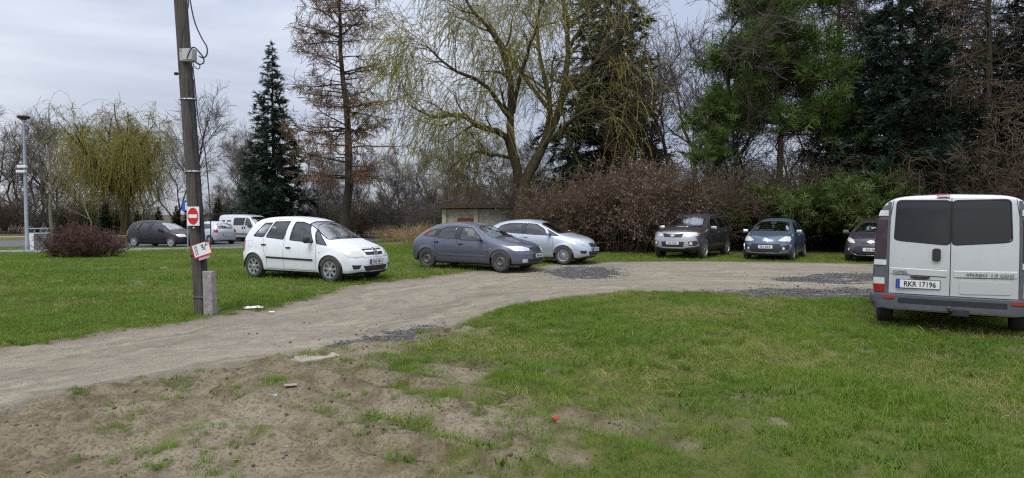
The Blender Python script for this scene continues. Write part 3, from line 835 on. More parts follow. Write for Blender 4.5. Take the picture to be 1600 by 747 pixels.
    def strip(s, name, mat, pts, view, width=.012, off=.003, parent=None, closed=False, res=.05, out=0.0):
        """a thin raised band along a line on the body"""
        L = [Vector(p) for p in pts]
        if closed: L = L + [L[0]]
        D = [L[0]]
        for a, b in zip(L[:-1], L[1:]):
            k = max(1, int((b - a).length / res))
            D += [a.lerp(b, (j + 1) / k) for j in range(k)]
        hit = s.lift([tuple(p) for p in D], view); n_ = len(hit); V = []; F = []
        for i in range(n_):
            if closed: t = hit[(i + 1) % (n_ - 1)][0] - hit[(i - 1) % (n_ - 1)][0]
            else: t = hit[min(i + 1, n_ - 1)][0] - hit[max(i - 1, 0)][0]
            nn = hit[i][1]; sdv = t.cross(nn)
            sdv = sdv.normalized() if sdv.length > 1e-6 else Vector((0, 0, 1))
            c_ = hit[i][0]; w = width / 2
            V += [c_ - sdv * w - nn * .004, c_ - sdv * w * .8 + nn * off, c_ + sdv * w * .8 + nn * off, c_ + sdv * w - nn * .004]
        for i in range(n_ - 1):
            for j in range(3): F.append((4 * i + j, 4 * i + j + 1, 4 * i + 5 + j, 4 * i + 4 + j))
        return MB().add(V, F).build(name, mat, parent or s.root, smooth=True)
    def wheel(s, style, xw, sd, mat_rim, k=44):
        R = s.sp['R']; tw = s.sp.get('tw', .195); Rr = s.sp.get('Rr', R * .66); y_ = (s.sp['W'] / 2 - .012 - tw / 2) * sd
        e = bpy.data.objects.new("wheel", None); COL.objects.link(e); e.parent = s.root; e.location = (xw, y_, R); e.rotation_euler = (0, 0, 0 if sd < 0 else math.pi)
        e.empty_display_size = .1
        h = tw / 2
        tp = [(Rr - .015, h * .55), (Rr, h * .82), (Rr + .02, h * .92), ((R + Rr) / 2, h), (R - .03, h * .96), (R - .008, h * .80), (R, h * .5), (R - .004, h * .46), (R - .004, h * .40), (R, h * .36), (R, 0), (R, -h * .5), (R - .01, -h * .8), (R - .04, -h), (Rr, -h * .8), (Rr - .015, -h * .5)]
        tp = [(r, -yy) for r, yy in tp]
        MB().lathe(tp, k, 'Y').build("tyre", M_RUBBER, e, smooth=True, angle=50)
        rm = MB()
        rm.lathe([(Rr + .006, -h * .86), (Rr + .006, -h * .93), (Rr - .012, -h * .93), (Rr - .022, -h * .70), (Rr - .03, -h * .2), (Rr - .03, h * .5)], k, 'Y')
        def spoke(a, r0, r1, w0, w1, y0, y1, dep=.03):
            V = []
            for r, w, yy in ((r0, w0, y0), (r1, w1, y1)):
                for sx in (-1, 1):
                    for dy in (0, dep):
                        V.append((r * math.cos(a) - sx * w / 2 * math.sin(a), yy + dy, r * math.sin(a) + sx * w / 2 * math.cos(a)))
            rm.add(V, [(0, 2, 6, 4), (1, 5, 7, 3), (0, 4, 5, 1), (2, 3, 7, 6), (4, 6, 7, 5), (0, 1, 3, 2)])
        yf = -h * .80
        if style == 'alloy':
            ns = s.sp.get('spokes', 7)
            for i in range(ns): spoke(2 * math.pi * i / ns + .2, .03, Rr - .015, .055, .062, yf, yf - .006)
            rm.lathe([(0, yf - .012), (.03, yf - .012), (.052, yf - .004), (.058, yf + .03)], 20, 'Y')
        elif style == 'cover':      # plastic wheel trim with slots
            ns = s.sp.get('spokes', 9)
            rm.lathe([(0, yf - .014), (Rr * .30, yf - .012), (Rr * .42, yf - .004)], k, 'Y')
            for i in range(ns): spoke(2 * math.pi * i / ns, Rr * .40, Rr - .02, 2 * math.pi * Rr * .4 / ns * .72, 2 * math.pi * Rr / ns * .62, yf - .004, yf + .004, .012)
            rm.lathe([(Rr * .80, yf), (Rr * .9, yf - .006), (Rr + .002, -h * .9)], k, 'Y')
        else:                       # bare steel wheel
            rm.lathe([(0, yf + .03), (.045, yf + .028), (.06, yf + .012), (.11, yf - .004), (.13, yf + .01), (Rr * .80, yf + .028), (Rr - .02, yf + .02)], k, 'Y')
        rm.build("rim", mat_rim, e, smooth=True)
        if style != 'steel': MB().lathe([(0, h * .1), (Rr * .62, h * .1), (Rr * .66, h * .05), (Rr - .025, h * .12)], 28, 'Y').build("brake_disc", M_RIMB, e)
        else:
            for i in range(8):
                a = 2 * math.pi * i / 8
                MB().lathe([(0, 0), (.017, 0), (.02, .004)], 8, 'Y', (Rr * .62 * math.cos(a), yf + .012, Rr * .62 * math.sin(a))).build("rim_slot", M_RIMB, e)
        return e
    def wheels(s, style, mat_rim, sides=(1, -1)):
        for xw in s.wheels_x():
            for sd in (1, -1): s.wheel(style, xw, sd, mat_rim)
    def window(s, name, poly, view, mat=None, parent=None, trim=.026, tmat=None, rnd=.04):
        pp = roundpoly(poly, rnd) if rnd else poly
        g = s.patch(name, mat or M_GLASS, pp, view, off=-.006, thick=0, res=.09, parent=parent)
        s.strip("window_seal", tmat or M_SEAL, pp, view, width=trim, off=.003, parent=parent if parent is not None else g, closed=True)
        return g
    def seats(s, xf=.15, xr=-.75, z=.32, top=1.12, dash=.72, rhd=False, two_rows=True):
        w = s.sp['W'] / 2
        def seat(nm, x, y_, wd):
            mb = MB(); mb.box((x + .12, y_, z + .12), (.5, wd, .18), .05)
            mb.box((x - .17, y_, (z + .1 + top - .16) / 2 + .03), (.15, wd, top - .16 - z - .05), .05, Matrix.Rotation(-.2, 4, 'Y'))
            for yy in ([0] if wd < .8 else [-.36, .36]):
                mb.box((x - .27, y_ + yy, top - .01), (.10, .25, .17), .04, Matrix.Rotation(-.15, 4, 'Y'))
            mb.build(nm, M_SEAT, s.root, smooth=True)
        for sd in (1, -1): seat("seat", xf, sd * w * .43, .48)
        if two_rows: seat("rear_seat", xr, 0, w * 1.5)
        MB().box((dash + .18, 0, z + .40), (.42, w * 1.62, .34), .08).build("dashboard", M_BLACK, s.root, smooth=True)
        sw = MB(); c0 = Vector((dash - .12, w * .43, z + .52)); pts = []
        for j in range(25):
            a = 2 * math.pi * j / 24; pts.append(c0 + Vector((math.sin(a) * .09, math.cos(a) * .175, math.sin(a) * .15)))
        sw.tube(pts, .016, 6, False); sw.tube([c0 + Vector((0, -.17, 0)), c0 + Vector((.03, 0, -.02)), c0 + Vector((0, .17, 0))], .018, 6); sw.build("steering_wheel", M_BLACK, s.root, smooth=True)
    def mirror(s, x, z, mat, size=(.13, .20, .14), sides=(1, -1), out=.10):
        for sd in sides:
            p, nn = s.lift([(x, z)], 'L' if sd > 0 else 'R')[0]
            mb = MB(); mb.box((p.x - .01, p.y + sd * (out + size[1] * .25), p.z + .05), size, .045, Matrix.Rotation(-.2 * sd, 4, 'Z'))
            o = mb.build("mirror", mat, s.root, smooth=True, angle=60)
            MB().box((p.x, p.y + sd * out * .35, p.z + .005), (.06, out * 1.1, .045), .012).build("mirror_arm", M_BLACK, o)
            MB().box((p.x - .01 - size[0] * .5, p.y + sd * (out + size[1] * .25), p.z + .05), (.008, size[1] * .82, size[2] * .78)).build("mirror_glass", M_CHROME, o)
    def plate(s, x0, z0, txt, front=True, w=.52, h=.114, tilt=0.0, y0=0.0, drop=None):
        e_n = "number_plate"
        p = s.lift([(y0, z0)], 'F' if front else 'B')[0][0] if drop is None else Vector((drop, y0, z0))
        dx = 1 if front else -1
        pl = MB().box((0, 0, 0), (.012, w + .016, h + .016), .003).build("plate_holder", M_BLACK, s.root, loc=(p.x + dx * .016, y0, z0))
        pl.name = e_n
        MB().box((dx * .0075, 0, 0), (.006, w, h), 0).build("plate_face", M_PLATE, pl)
        sy = 1 if front else -1     # reading direction seen from outside
        MB().box((dx * .0085, -sy * (w / 2 - .021), 0), (.006, .042, h), 0).build("country_band", M_PBLUE, pl)
        me = text_mesh(txt, h * .92, .0006, .0022, .80, 'CENTER')
        o = link("plate_text", me, pl, M_INK)
        o.matrix_local = Matrix(((0, 0, dx, dx * .0118), (sy, 0, 0, sy * .022), (0, 1, 0, -h * .33), (0, 0, 0, 1)))
        return pl
    def doors_handles(s, lst, mat, sides=(1, -1), size=(.16, .035, .04)):
        for (x, z, i) in lst:
            for sd in sides:
                p, nn = s.lift([(x, z)], 'L' if sd > 0 else 'R')[0]
                par = s.panels.get(('door', sd, i), s.root)
                MB().box((p.x, p.y + sd * .012, p.z), size, .014).build("door_handle", mat, par, smooth=True)
    def wiper(s, pts, view='F'):
        hit = s.lift(pts, view); MB().tube([h[0] + h[1] * .02 for h in hit], .011, 5).build("wiper", M_BLACK, s.root)
# ------------------------------------------------------------------ vehicles: each one
def mir(poly): return [(p[0], -p[1], p[2]) for p in poly]
def build_car(name, label, sp, mat, loc, heading, cfg, level=3, group=None):
    c = Car(name, label, sp, mat, loc, heading, level, group)
    holes = []; panels = []
    for poly, di in cfg['side']:
        for sd in (1, -1): holes.append(dict(view='side', sd=sd, poly=roundpoly(poly, .04)))
    holes.append(dict(view='front', poly=roundpoly(cfg['screen'], .05)))
    if cfg.get('back'): holes.append(dict(view='rear', poly=roundpoly(cfg['back'], .05)))
    for i, poly in enumerate(cfg['doors']):
        for sd in (1, -1): panels.append(dict(view='side', sd=sd, poly=poly, name='door', i=i))
    for i, (nm, vw, poly) in enumerate(cfg.get('panels', [])):
        panels.append(dict(view=vw, poly=poly, name=nm, i=i, sd=0))
    c.finish(holes, panels)
    for poly, di in cfg['side']:
        for sd in (1, -1):
            par = c.panels.get(('door', sd, di)) if di is not None else None
            c.window("side_window", poly, 'L' if sd > 0 else 'R', cfg.get('sglass', M_GLASS), par, trim=cfg.get('trim', .026))
    c.window("windscreen", cfg['screen'], 'F', cfg.get('wglass', M_SCREEN), trim=.035, rnd=.05)
    if cfg.get('back'): c.window("rear_window", cfg['back'], 'B', cfg.get('bglass', M_GLASS), trim=.035, rnd=.05)
    for i, poly in enumerate(cfg['doors']):
        for sd in (1, -1):
            pn = c.panels.get(('door', sd, i))
            if pn is not None: c.strip("door_gap", M_SEAL, poly, 'L' if sd > 0 else 'R', .010, .0012, pn, closed=True)
    for pl in cfg.get('pillars', []):
        for sd in (1, -1): c.patch("pillar_trim", M_BLACK, pl, 'L' if sd > 0 else 'R', .002, 0, .08)
    c.seats(**cfg.get('seats', {}))
    # lamps
    for nm, mt, poly, off in cfg.get('lamps', []):
        for P in (poly, mir(poly)): c.patch(nm, mt, P, None, off, .03, .045)
    for nm, mt, poly, vw, off in cfg.get('front', []):
        c.patch(nm, mt, poly, vw, off, .02, .045, rnd=.025)
    for nm, mt, pts, vw, wd, off in cfg.get('strips', []):
        for v_ in (('L', 'R') if vw == 'S' else (vw,)): c.strip(nm, mt, pts, v_, wd, off)
    if cfg.get('mirror'): c.mirror(*cfg['mirror'])
    if cfg.get('handles'): c.doors_handles(cfg['handles'], cfg.get('hmat', mat))
    c.wheels(*cfg['rims'])
    for a in cfg.get('plates', []): c.plate(*a[0], **a[1])
    for w in cfg.get('wipers', []): c.wiper(w)
    return c

P_WHITE = paint("white_paint", (0.74, 0.76, 0.79), 0.0, 0.34, 0.12)
P_SLATE = paint("slate_blue_paint", (0.082, 0.094, 0.132), 0.30, 0.34, 0.22)
P_ICE = paint("ice_blue_paint", (0.50, 0.555, 0.62), 0.45, 0.32, 0.12)
P_GRAPH = paint("graphite_paint", (0.055, 0.052, 0.055), 0.45, 0.34, 0.22)
P_BLUE = paint("steel_blue_paint", (0.090, 0.130, 0.195), 0.4, 0.3, 0.12)
P_PLUM = paint("plum_paint", (0.060, 0.044, 0.062), 0.4, 0.3, 0.12)
P_SILV = paint("silver_paint", (0.58, 0.595, 0.60), 0.35, 0.36, 0.16)
P_DARK = paint("charcoal_paint", (0.008, 0.009, 0.012), 0.0, 0.38, 0.04)
P_DARK.node_tree.nodes["Principled BSDF"].inputs["Coat Weight"].default_value = 0.15
P_PALE = paint("pale_silver_paint", (0.55, 0.58, 0.63), 0.35, 0.32, 0.10)

# --- white compact minivan beside the pole
SP_MINI = dict(L=4.04, W=1.69, H=1.62, WB=2.63, fo=.80, R=.312, bf=.13, br=.09, spokes=7, st=[
    (1.90, .66, .22, .66, .50, .82, .03), (1.72, .78, .20, .74, .60, .90, .04), (1.35, .835, .20, .86, .66, 1.00, .04), (1.05, .845, .20, .92, .71, 1.07, .05),
    (.62, .845, .20, .95, .67, 1.33, .05), (.22, .845, .20, .97, .62, 1.53, .05), (-.25, .845, .20, .98, .61, 1.61, .05), (-.80, .845, .20, 1.00, .60, 1.63, .05),
    (-1.30, .84, .20, 1.02, .59, 1.61, .05), (-1.62, .82, .21, 1.03, .57, 1.55, .05), (-1.84, .78, .23, 1.02, .56, 1.36, .06), (-1.93, .72, .26, .95, .58, 1.10, .05)])
CF_MINI = dict(
    side=[([(-1.48, 1.10), (-1.10, 1.08), (-.90, 1.45), (-1.18, 1.44)], None), ([(-1.00, 1.08), (-.36, 1.03), (-.30, 1.49), (-.82, 1.48)], 0),
          ([(-.15, 1.02), (.66, .965), (.36, 1.40), (.10, 1.475), (-.12, 1.48)], 1), ([(.77, .945), (1.10, .905), (.58, 1.30)], None)],
    screen=[(-.63, 1.04), (-.3, 1.055), (.3, 1.055), (.63, 1.04), (.50, 1.435), (.25, 1.485), (-.25, 1.485), (-.50, 1.435)], back=[(-.52, 1.08), (.52, 1.08), (.46, 1.46), (-.46, 1.46)],
    doors=[[(-.325, .27), (-.325, 1.535), (-.86, 1.53), (-1.07, 1.08), (-1.03, .76), (-.94, .55), (-.92, .27)], [(-.325, .27), (.76, .27), (.79, .60), (.76, .94), (.55, 1.32), (.25, 1.52), (-.325, 1.535)]],
    seats=dict(xf=.05, xr=-.9, z=.42, top=1.22, dash=.62),
    lamps=[("headlight", M_REFLW, [(1.86, -.42, .80), (1.95, -.40, .65), (1.85, -.62, .62), (1.72, -.76, .64), (1.56, -.82, .78), (1.72, -.66, .87)], .008),
           ("tail_light", M_RED, [(-1.92, -.74, .70), (-1.92, -.74, 1.0), (-1.78, -.80, 1.0), (-1.78, -.82, .72)], .006),
           ("fog_lamp_recess", M_BLACK, [(1.95, -.50, .43), (1.82, -.71, .44), (1.85, -.68, .33), (1.93, -.55, .34)], .003)],
    front=[("grille", M_BLACK, [(-.36, .82), (-.30, .67), (.30, .67), (.36, .82)], 'F', .004), ("grille_bar", P_WHITE, [(-.33, .775), (-.32, .735), (.32, .735), (.33, .775)], 'F', .02),
           ("air_intake", M_BLACK, [(-.45, .41), (-.36, .28), (.36, .28), (.45, .41)], 'F', .004), ("emblem", M_CHROME, [(.075 * math.cos(t), .748 + .075 * math.sin(t)) for t in np.linspace(0, 6.283, 16, endpoint=False)], 'F', .032)],
    strips=[("rub_strip", M_BLACK, [(-.93, .565), (.68, .535)], 'S', .05, .012), ("side_marker", M_CLEARL, [(.86, .74), (.92, .74)], 'S', .03, .006), ("bonnet_gap", M_SEAL, [(-.62, .84), (-.42, .845), (.42, .845), (.62, .84)], 'F', .012, .001),
            ("bumper_gap", M_SEAL, [(-.70, .60), (-.4, .615), (.4, .615), (.70, .60)], 'F', .008, .001)],
    mirror=(.60, .985, M_BLACK, (.12, .19, .16)), handles=[(-1.03, .885, 0), (-.15, .825, 1)], hmat=M_BLACK, rims=("alloy", M_ALLOY),
    plates=[((0, .505, "RKR 08113"), {})], wipers=[[(-.52, 1.06), (-.1, 1.075), (.1, 1.08)], [(.05, 1.07), (.35, 1.085), (.58, 1.08)]])
c = build_car("parked_minivan", "white compact minivan with black side strips parked on the lawn beside the pole", SP_MINI, P_WHITE, (-5.16, 17.36), -27.5, CF_MINI)
# round emblem bolt across the ring
c.patch("emblem_core", M_BLACK, [(.05 * math.cos(t), .748 + .05 * math.sin(t)) for t in np.linspace(0, 6.283, 14, endpoint=False)], 'F', .036, .01)
c.strip("emblem_bolt", M_CHROME, [(-.08, .735), (.0, .748), (.08, .761)], 'F', .02, .045)
for sd in (1, -1):
    for (x_, z_) in [(-1.55, .90)]:
        if sd < 0: c.strip("fuel_flap_gap", M_SEAL, roundpoly([(x_ - .08, z_ - .09), (x_ + .08, z_ - .09), (x_ + .08, z_ + .09), (x_ - .08, z_ + .09)], .05), 'R', .006, .001, closed=True)

# --- slate blue five door hatchback
SP_HATCH = dict(L=4.17, W=1.70, H=1.44, WB=2.615, fo=.84, R=.30, bf=.14, br=.08, st=[
    (1.94, .66, .20, .58, .50, .74, .03), (1.75, .78, .19, .66, .60, .82, .03), (1.35, .84, .19, .78, .66, .92, .04), (.98, .85, .19, .84, .70, .985, .05), (.50, .85, .19, .87, .64, 1.23, .05),
    (.10, .85, .19, .89, .60, 1.39, .05), (-.35, .85, .19, .90, .585, 1.44, .05), (-.85, .85, .19, .92, .575, 1.435, .05), (-1.30, .845, .20, .94, .55, 1.37, .05), (-1.65, .82, .22, .95, .53, 1.24, .06),
    (-1.92, .77, .25, .92, .56, 1.02, .05), (-2.0, .72, .28, .80, .60, .92, .04)])
CF_HATCH = dict(
    side=[([(-1.55, 1.02), (-1.14, .985), (-1.06, 1.22), (-1.25, 1.19)], None), ([(-1.02, .965), (-.36, .925), (-.33, 1.295), (-.72, 1.285), (-.93, 1.22)], 0), ([(-.19, .905), (.62, .885), (.50, 1.02), (.16, 1.255), (-.17, 1.295)], 1)],
    screen=[(-.63, .965), (-.3, .985), (.3, .985), (.63, .965), (.49, 1.265), (.25, 1.315), (-.25, 1.315), (-.49, 1.265)], back=[(-.50, 1.0), (.50, 1.0), (.42, 1.27), (-.42, 1.27)],
    doors=[[(-.265, .21), (-.265, 1.345), (-.80, 1.335), (-1.02, 1.25), (-1.10, .97), (-1.05, .70), (-.96, .50), (-.95, .21)], [(-.265, .21), (.80, .21), (.84, .50), (.79, .87), (.62, 1.02), (.22, 1.30), (-.265, 1.345)]],
    pillars=[[(-.345, .92), (-.205, .91), (-.19, 1.30), (-.33, 1.305)], [(-1.135, .98), (-1.03, .97), (-.945, 1.225), (-1.05, 1.225)]],
    seats=dict(xf=.0, xr=-.85, z=.28, top=1.08, dash=.58),
    lamps=[("headlight", M_REFL, [(1.96, -.36, .70), (1.98, -.38, .62), (1.86, -.62, .60), (1.70, -.76, .62), (1.48, -.80, .76), (1.70, -.66, .78)], .008),
           ("tail_light", M_RED, [(-1.66, -.66, 1.05), (-1.62, -.71, 1.01), (-1.33, -.66, 1.24), (-1.34, -.60, 1.31)], .008),
           ("fog_lamp", M_CLEARL, [(1.93, -.50, .38), (1.86, -.62, .38), (1.86, -.62, .31), (1.93, -.50, .31)], .006)],
    front=[("grille", M_BLACK, [(-.34, .70), (-.30, .62), (.30, .62), (.34, .70), (.0, .735)], 'F', .004), ("air_intake", M_BLACK, [(-.50, .38), (-.44, .28), (.44, .28), (.50, .38)], 'F', .004), ("emblem", M_CHROME, [(.085 * math.cos(t), .665 + .036 * math.sin(t)) for t in np.linspace(0, 6.283, 14, endpoint=False)], 'F', .012)],
    strips=[("rub_strip", M_GREYP, [(-.95, .47), (.74, .44)], 'S', .055, .008), ("side_marker", M_ORANGE, [(.90, .67), (.96, .67)], 'S', .03, .006), ("bumper_gap", M_SEAL, [(-.72, .575), (-.4, .59), (.4, .59), (.72, .575)], 'F', .010, .001),
            ("bumper_strip", M_GREYP, [(-.74, .50), (-.4, .52), (-.31, .52)], 'F', .04, .01), ("bumper_strip", M_GREYP, [(.74, .50), (.4, .52), (.31, .52)], 'F', .04, .01)],
    mirror=(.60, .90, M_GREYP, (.11, .19, .13)), handles=[(-1.0, .825, 0), (-.12, .785, 1)], hmat=M_BLACK, rims=("steel", M_STEEL),
    plates=[((0, .47, "RKR 45AK"), {})], wipers=[[(-.50, .995), (-.1, 1.01), (.1, 1.015)], [(.05, 1.0), (.35, 1.015), (.56, 1.01)]])
build_car("parked_hatchback", "slate blue five door hatchback with bare steel wheels at the edge of the dirt track", SP_HATCH, P_SLATE, (-1.04, 20.34), -29.0, CF_HATCH)

# --- ice blue three door supermini behind it
SP_SUP = dict(L=4.03, W=1.69, H=1.49, WB=2.51, fo=.85, R=.30, bf=.20, br=.09, spokes=18, st=[
    (1.82, .64, .22, .60, .48, .80, .03), (1.66, .77, .19, .70, .58, .89, .04), (1.30, .835, .19, .84, .66, .99, .05), (.95, .845, .19, .90, .70, 1.05, .05), (.48, .845, .19, .93, .65, 1.29, .05),
    (.08, .845, .19, .95, .60, 1.44, .05), (-.35, .845, .19, .965, .59, 1.50, .05), (-.85, .845, .19, .985, .575, 1.49, .05), (-1.35, .84, .20, 1.02, .56, 1.43, .05), (-1.66, .81, .22, 1.04, .54, 1.33, .06),
    (-1.86, .77, .25, 1.0, .56, 1.10, .05), (-1.92, .72, .28, .86, .60, .96, .04)])
CF_SUP = dict(
    side=[([(-1.42, 1.08), (-.42, 1.01), (-.40, 1.36), (-.95, 1.35), (-1.25, 1.28)], None), ([(-.26, 1.00), (.60, .965), (.42, 1.17), (.10, 1.33), (-.24, 1.36)], 0), ([(.68, .96), (.98, .945), (.52, 1.16)], None)],
    screen=[(-.63, 1.02), (-.3, 1.04), (.3, 1.04), (.63, 1.02), (.49, 1.33), (.25, 1.38), (-.25, 1.38), (-.49, 1.33)], back=[(-.50, 1.06), (.50, 1.06), (.44, 1.36), (-.44, 1.36)],
    doors=[[(-.36, .22), (.78, .22), (.82, .55), (.76, .95), (.55, 1.15), (.20, 1.36), (-.36, 1.41)]],
    pillars=[[(-.41, 1.0), (-.27, .995), (-.25, 1.36), (-.39, 1.37)]],
    seats=dict(xf=.02, xr=-.85, z=.32, top=1.12, dash=.58),
    lamps=[("headlight", M_REFL, [(1.85, -.46, .78), (1.86, -.52, .71), (1.70, -.72, .73), (1.36, -.81, .88), (1.50, -.74, .93), (1.70, -.62, .88)], .008),
           ("tail_light", M_RED, [(-1.86, -.72, .95), (-1.80, -.76, .95), (-1.66, -.66, 1.30), (-1.74, -.60, 1.30)], .006),
           ("fog_lamp_recess", M_BLACK, [(1.86, -.50, .46), (1.72, -.70, .47), (1.74, -.69, .38), (1.86, -.52, .37)], .004)],
    front=[("grille", M_BLACK, [(-.33, .71), (-.28, .58), (.28, .58), (.33, .71)], 'F', .005), ("air_intake", M_BLACK, [(-.44, .44), (-.38, .29), (.38, .29), (.44, .44)], 'F', .004), ("emblem", M_CHROME, [(.06 * math.cos(t), .66 + .06 * math.sin(t)) for t in np.linspace(0, 6.283, 14, endpoint=False)], 'F', .02)],
    strips=[("bumper_gap", M_SEAL, [(-.70, .66), (-.4, .60)], 'F', .008, .001)],
    mirror=(.66, .985, P_ICE, (.12, .19, .13)), handles=[(-.22, .90, 0)], rims=("cover", M_ALLOY),
    plates=[((0, .50, "RKR 2UY9"), {})], wipers=[[(-.50, 1.045), (-.1, 1.06), (.1, 1.065)], [(.05, 1.05), (.35, 1.065), (.56, 1.06)]])
build_car("parked_supermini", "ice blue three door supermini half hidden behind the slate blue hatchback", SP_SUP, P_ICE, (1.02, 23.0), -27.0, CF_SUP)

# --- graphite sport utility vehicle
SP_SUV = dict(L=4.685, W=1.885, H=1.70, WB=2.70, fo=.95, R=.365, Ra=.43, flare=.022, tw=.235, zb=.26, bf=.16, br=.10, spokes=10, cat='suv', st=[
    (2.16, .74, .30, .84, .60, 1.05, .03), (1.97, .86, .28, .92, .70, 1.11, .04), (1.50, .93, .27, 1.0, .77, 1.17, .04), (1.10, .942, .27, 1.04, .80, 1.21, .05), (.60, .942, .27, 1.05, .74, 1.45, .05),
    (.22, .942, .27, 1.07, .68, 1.62, .05), (-.30, .942, .27, 1.08, .66, 1.69, .05), (-.90, .942, .27, 1.11, .65, 1.69, .05), (-1.50, .935, .28, 1.15, .63, 1.66, .05), (-1.90, .90, .30, 1.16, .61, 1.56, .05),
    (-2.16, .86, .34, 1.10, .62, 1.22, .05), (-2.23, .80, .36, 1.0, .66, 1.08, .05)])
CF_SUV = dict(
    side=[([(-1.78, 1.22), (-1.26, 1.17), (-1.22, 1.50), (-1.60, 1.46)], None), ([(-1.17, 1.16), (-.40, 1.12), (-.37, 1.53), (-1.12, 1.51)], 0), ([(-.27, 1.115), (.70, 1.085), (.45, 1.35), (.20, 1.49), (-.24, 1.53)], 1)],
    screen=[(-.72, 1.165), (-.3, 1.185), (.3, 1.185), (.72, 1.165), (.58, 1.515), (.3, 1.56), (-.3, 1.56), (-.58, 1.515)], back=[(-.58, 1.16), (.58, 1.16), (.52, 1.52), (-.52, 1.52)],
    doors=[[(-.335, .34), (-.335, 1.58), (-1.15, 1.565), (-1.24, 1.15), (-1.12, .80), (-.98, .60), (-.95, .34)], [(-.335, .34), (.86, .34), (.90, .70), (.86, 1.07), (.55, 1.36), (.20, 1.56), (-.335, 1.58)]],
    seats=dict(xf=.0, xr=-.9, z=.48, top=1.34, dash=.66),
    sglass=M_GLASSD,
    panels=[("front_bumper", 'front', [(-.88, .50), (-.80, .82), (-.60, .90), (-.44, 1.02), (.44, 1.02), (.60, .90), (.80, .82), (.88, .50), (.30, .42), (-.30, .42)])],
    lamps=[("headlight", M_REFL, [(2.22, -.42, .97), (2.26, -.40, .86), (2.12, -.66, .82), (1.96, -.84, .88), (1.74, -.90, .99), (2.0, -.70, 1.02)], .008),
           ("indicator", M_ORANGE, [(1.98, -.80, .93), (1.90, -.87, .91), (1.74, -.905, .985), (1.90, -.82, 1.0)], .014),
           ("fog_lamp_recess", M_BLACK, [(2.24, -.56, .66), (2.05, -.80, .70), (1.98, -.86, .62), (2.08, -.80, .52), (2.22, -.60, .52)], .006),
           ("fog_lamp", M_CLEARL, [(2.20, -.66 + .06 * math.cos(t), .60 + .06 * math.sin(t)) for t in np.linspace(0, 6.283, 10, endpoint=False)], .014),
           ("tail_light", M_RED, [(-2.2, -.80, .95), (-2.2, -.80, 1.2), (-2.0, -.88, 1.2), (-2.0, -.90, .98)], .006)],
    front=[("grille", M_BLACK, [(-.40, .97), (-.33, .82), (.33, .82), (.40, .97), (.12, .93), (-.12, .93)], 'F', .006), ("emblem", M_CHROME, [(.085 * math.cos(t), .88 + .042 * math.sin(t)) for t in np.linspace(0, 6.283, 14, endpoint=False)], 'F', .02),
           ("air_intake", M_BLACK, [(-.44, .66), (-.40, .47), (.40, .47), (.44, .66)], 'F', .004), ("lower_guard", M_BLACK, [(-.86, .46), (-.80, .30), (.80, .30), (.86, .46), (.44, .42), (-.44, .42)], 'F', .005)],
    strips=[("chrome_bar", M_CHROME, [(-.46, .42), (.46, .42)], 'F', .022, .02), ("sill_trim", M_BLACK, [(-.95, .40), (.92, .40)], 'S', .12, .010), ("bonnet_gap", M_SEAL, [(-.72, 1.02), (-.42, 1.0), (.42, 1.0), (.72, 1.02)], 'F', .012, .001)],
    mirror=(.74, 1.10, M_CHROME, (.15, .23, .15)), handles=[(-1.10, 1.0, 0), (-.22, .97, 1)], hmat=M_CHROME, rims=("alloy", M_ALLOY),
    plates=[((0, .615, "RKR 55RA"), {})], wipers=[[(-.55, 1.19), (-.1, 1.205), (.1, 1.21)], [(.05, 1.195), (.4, 1.21), (.62, 1.205)]])
c = build_car("parked_suv", "graphite sport utility vehicle with silver front and roof rails parked before the brown thicket", SP_SUV, P_GRAPH, (7.22, 26.1), -125.0, CF_SUV)
for k, o in c.panels.items():
    if k[0] == 'front_bumper': o.data.materials[0] = paint("silver_bumper", (0.40, 0.40, 0.405), .4, .35, .15)
for sd in (1, -1):
    P = [c.lift([(x_, sd * .64)], 'T')[0][0] + Vector((0, 0, h_)) for x_, h_ in ((.15, .0), (.02, .05), (-.5, .06), (-1.2, .06), (-1.62, .05), (-1.74, .0))]
    MB().tube(P, .022, 7).build("roof_rail", M_CHROME, c.root, smooth=True)

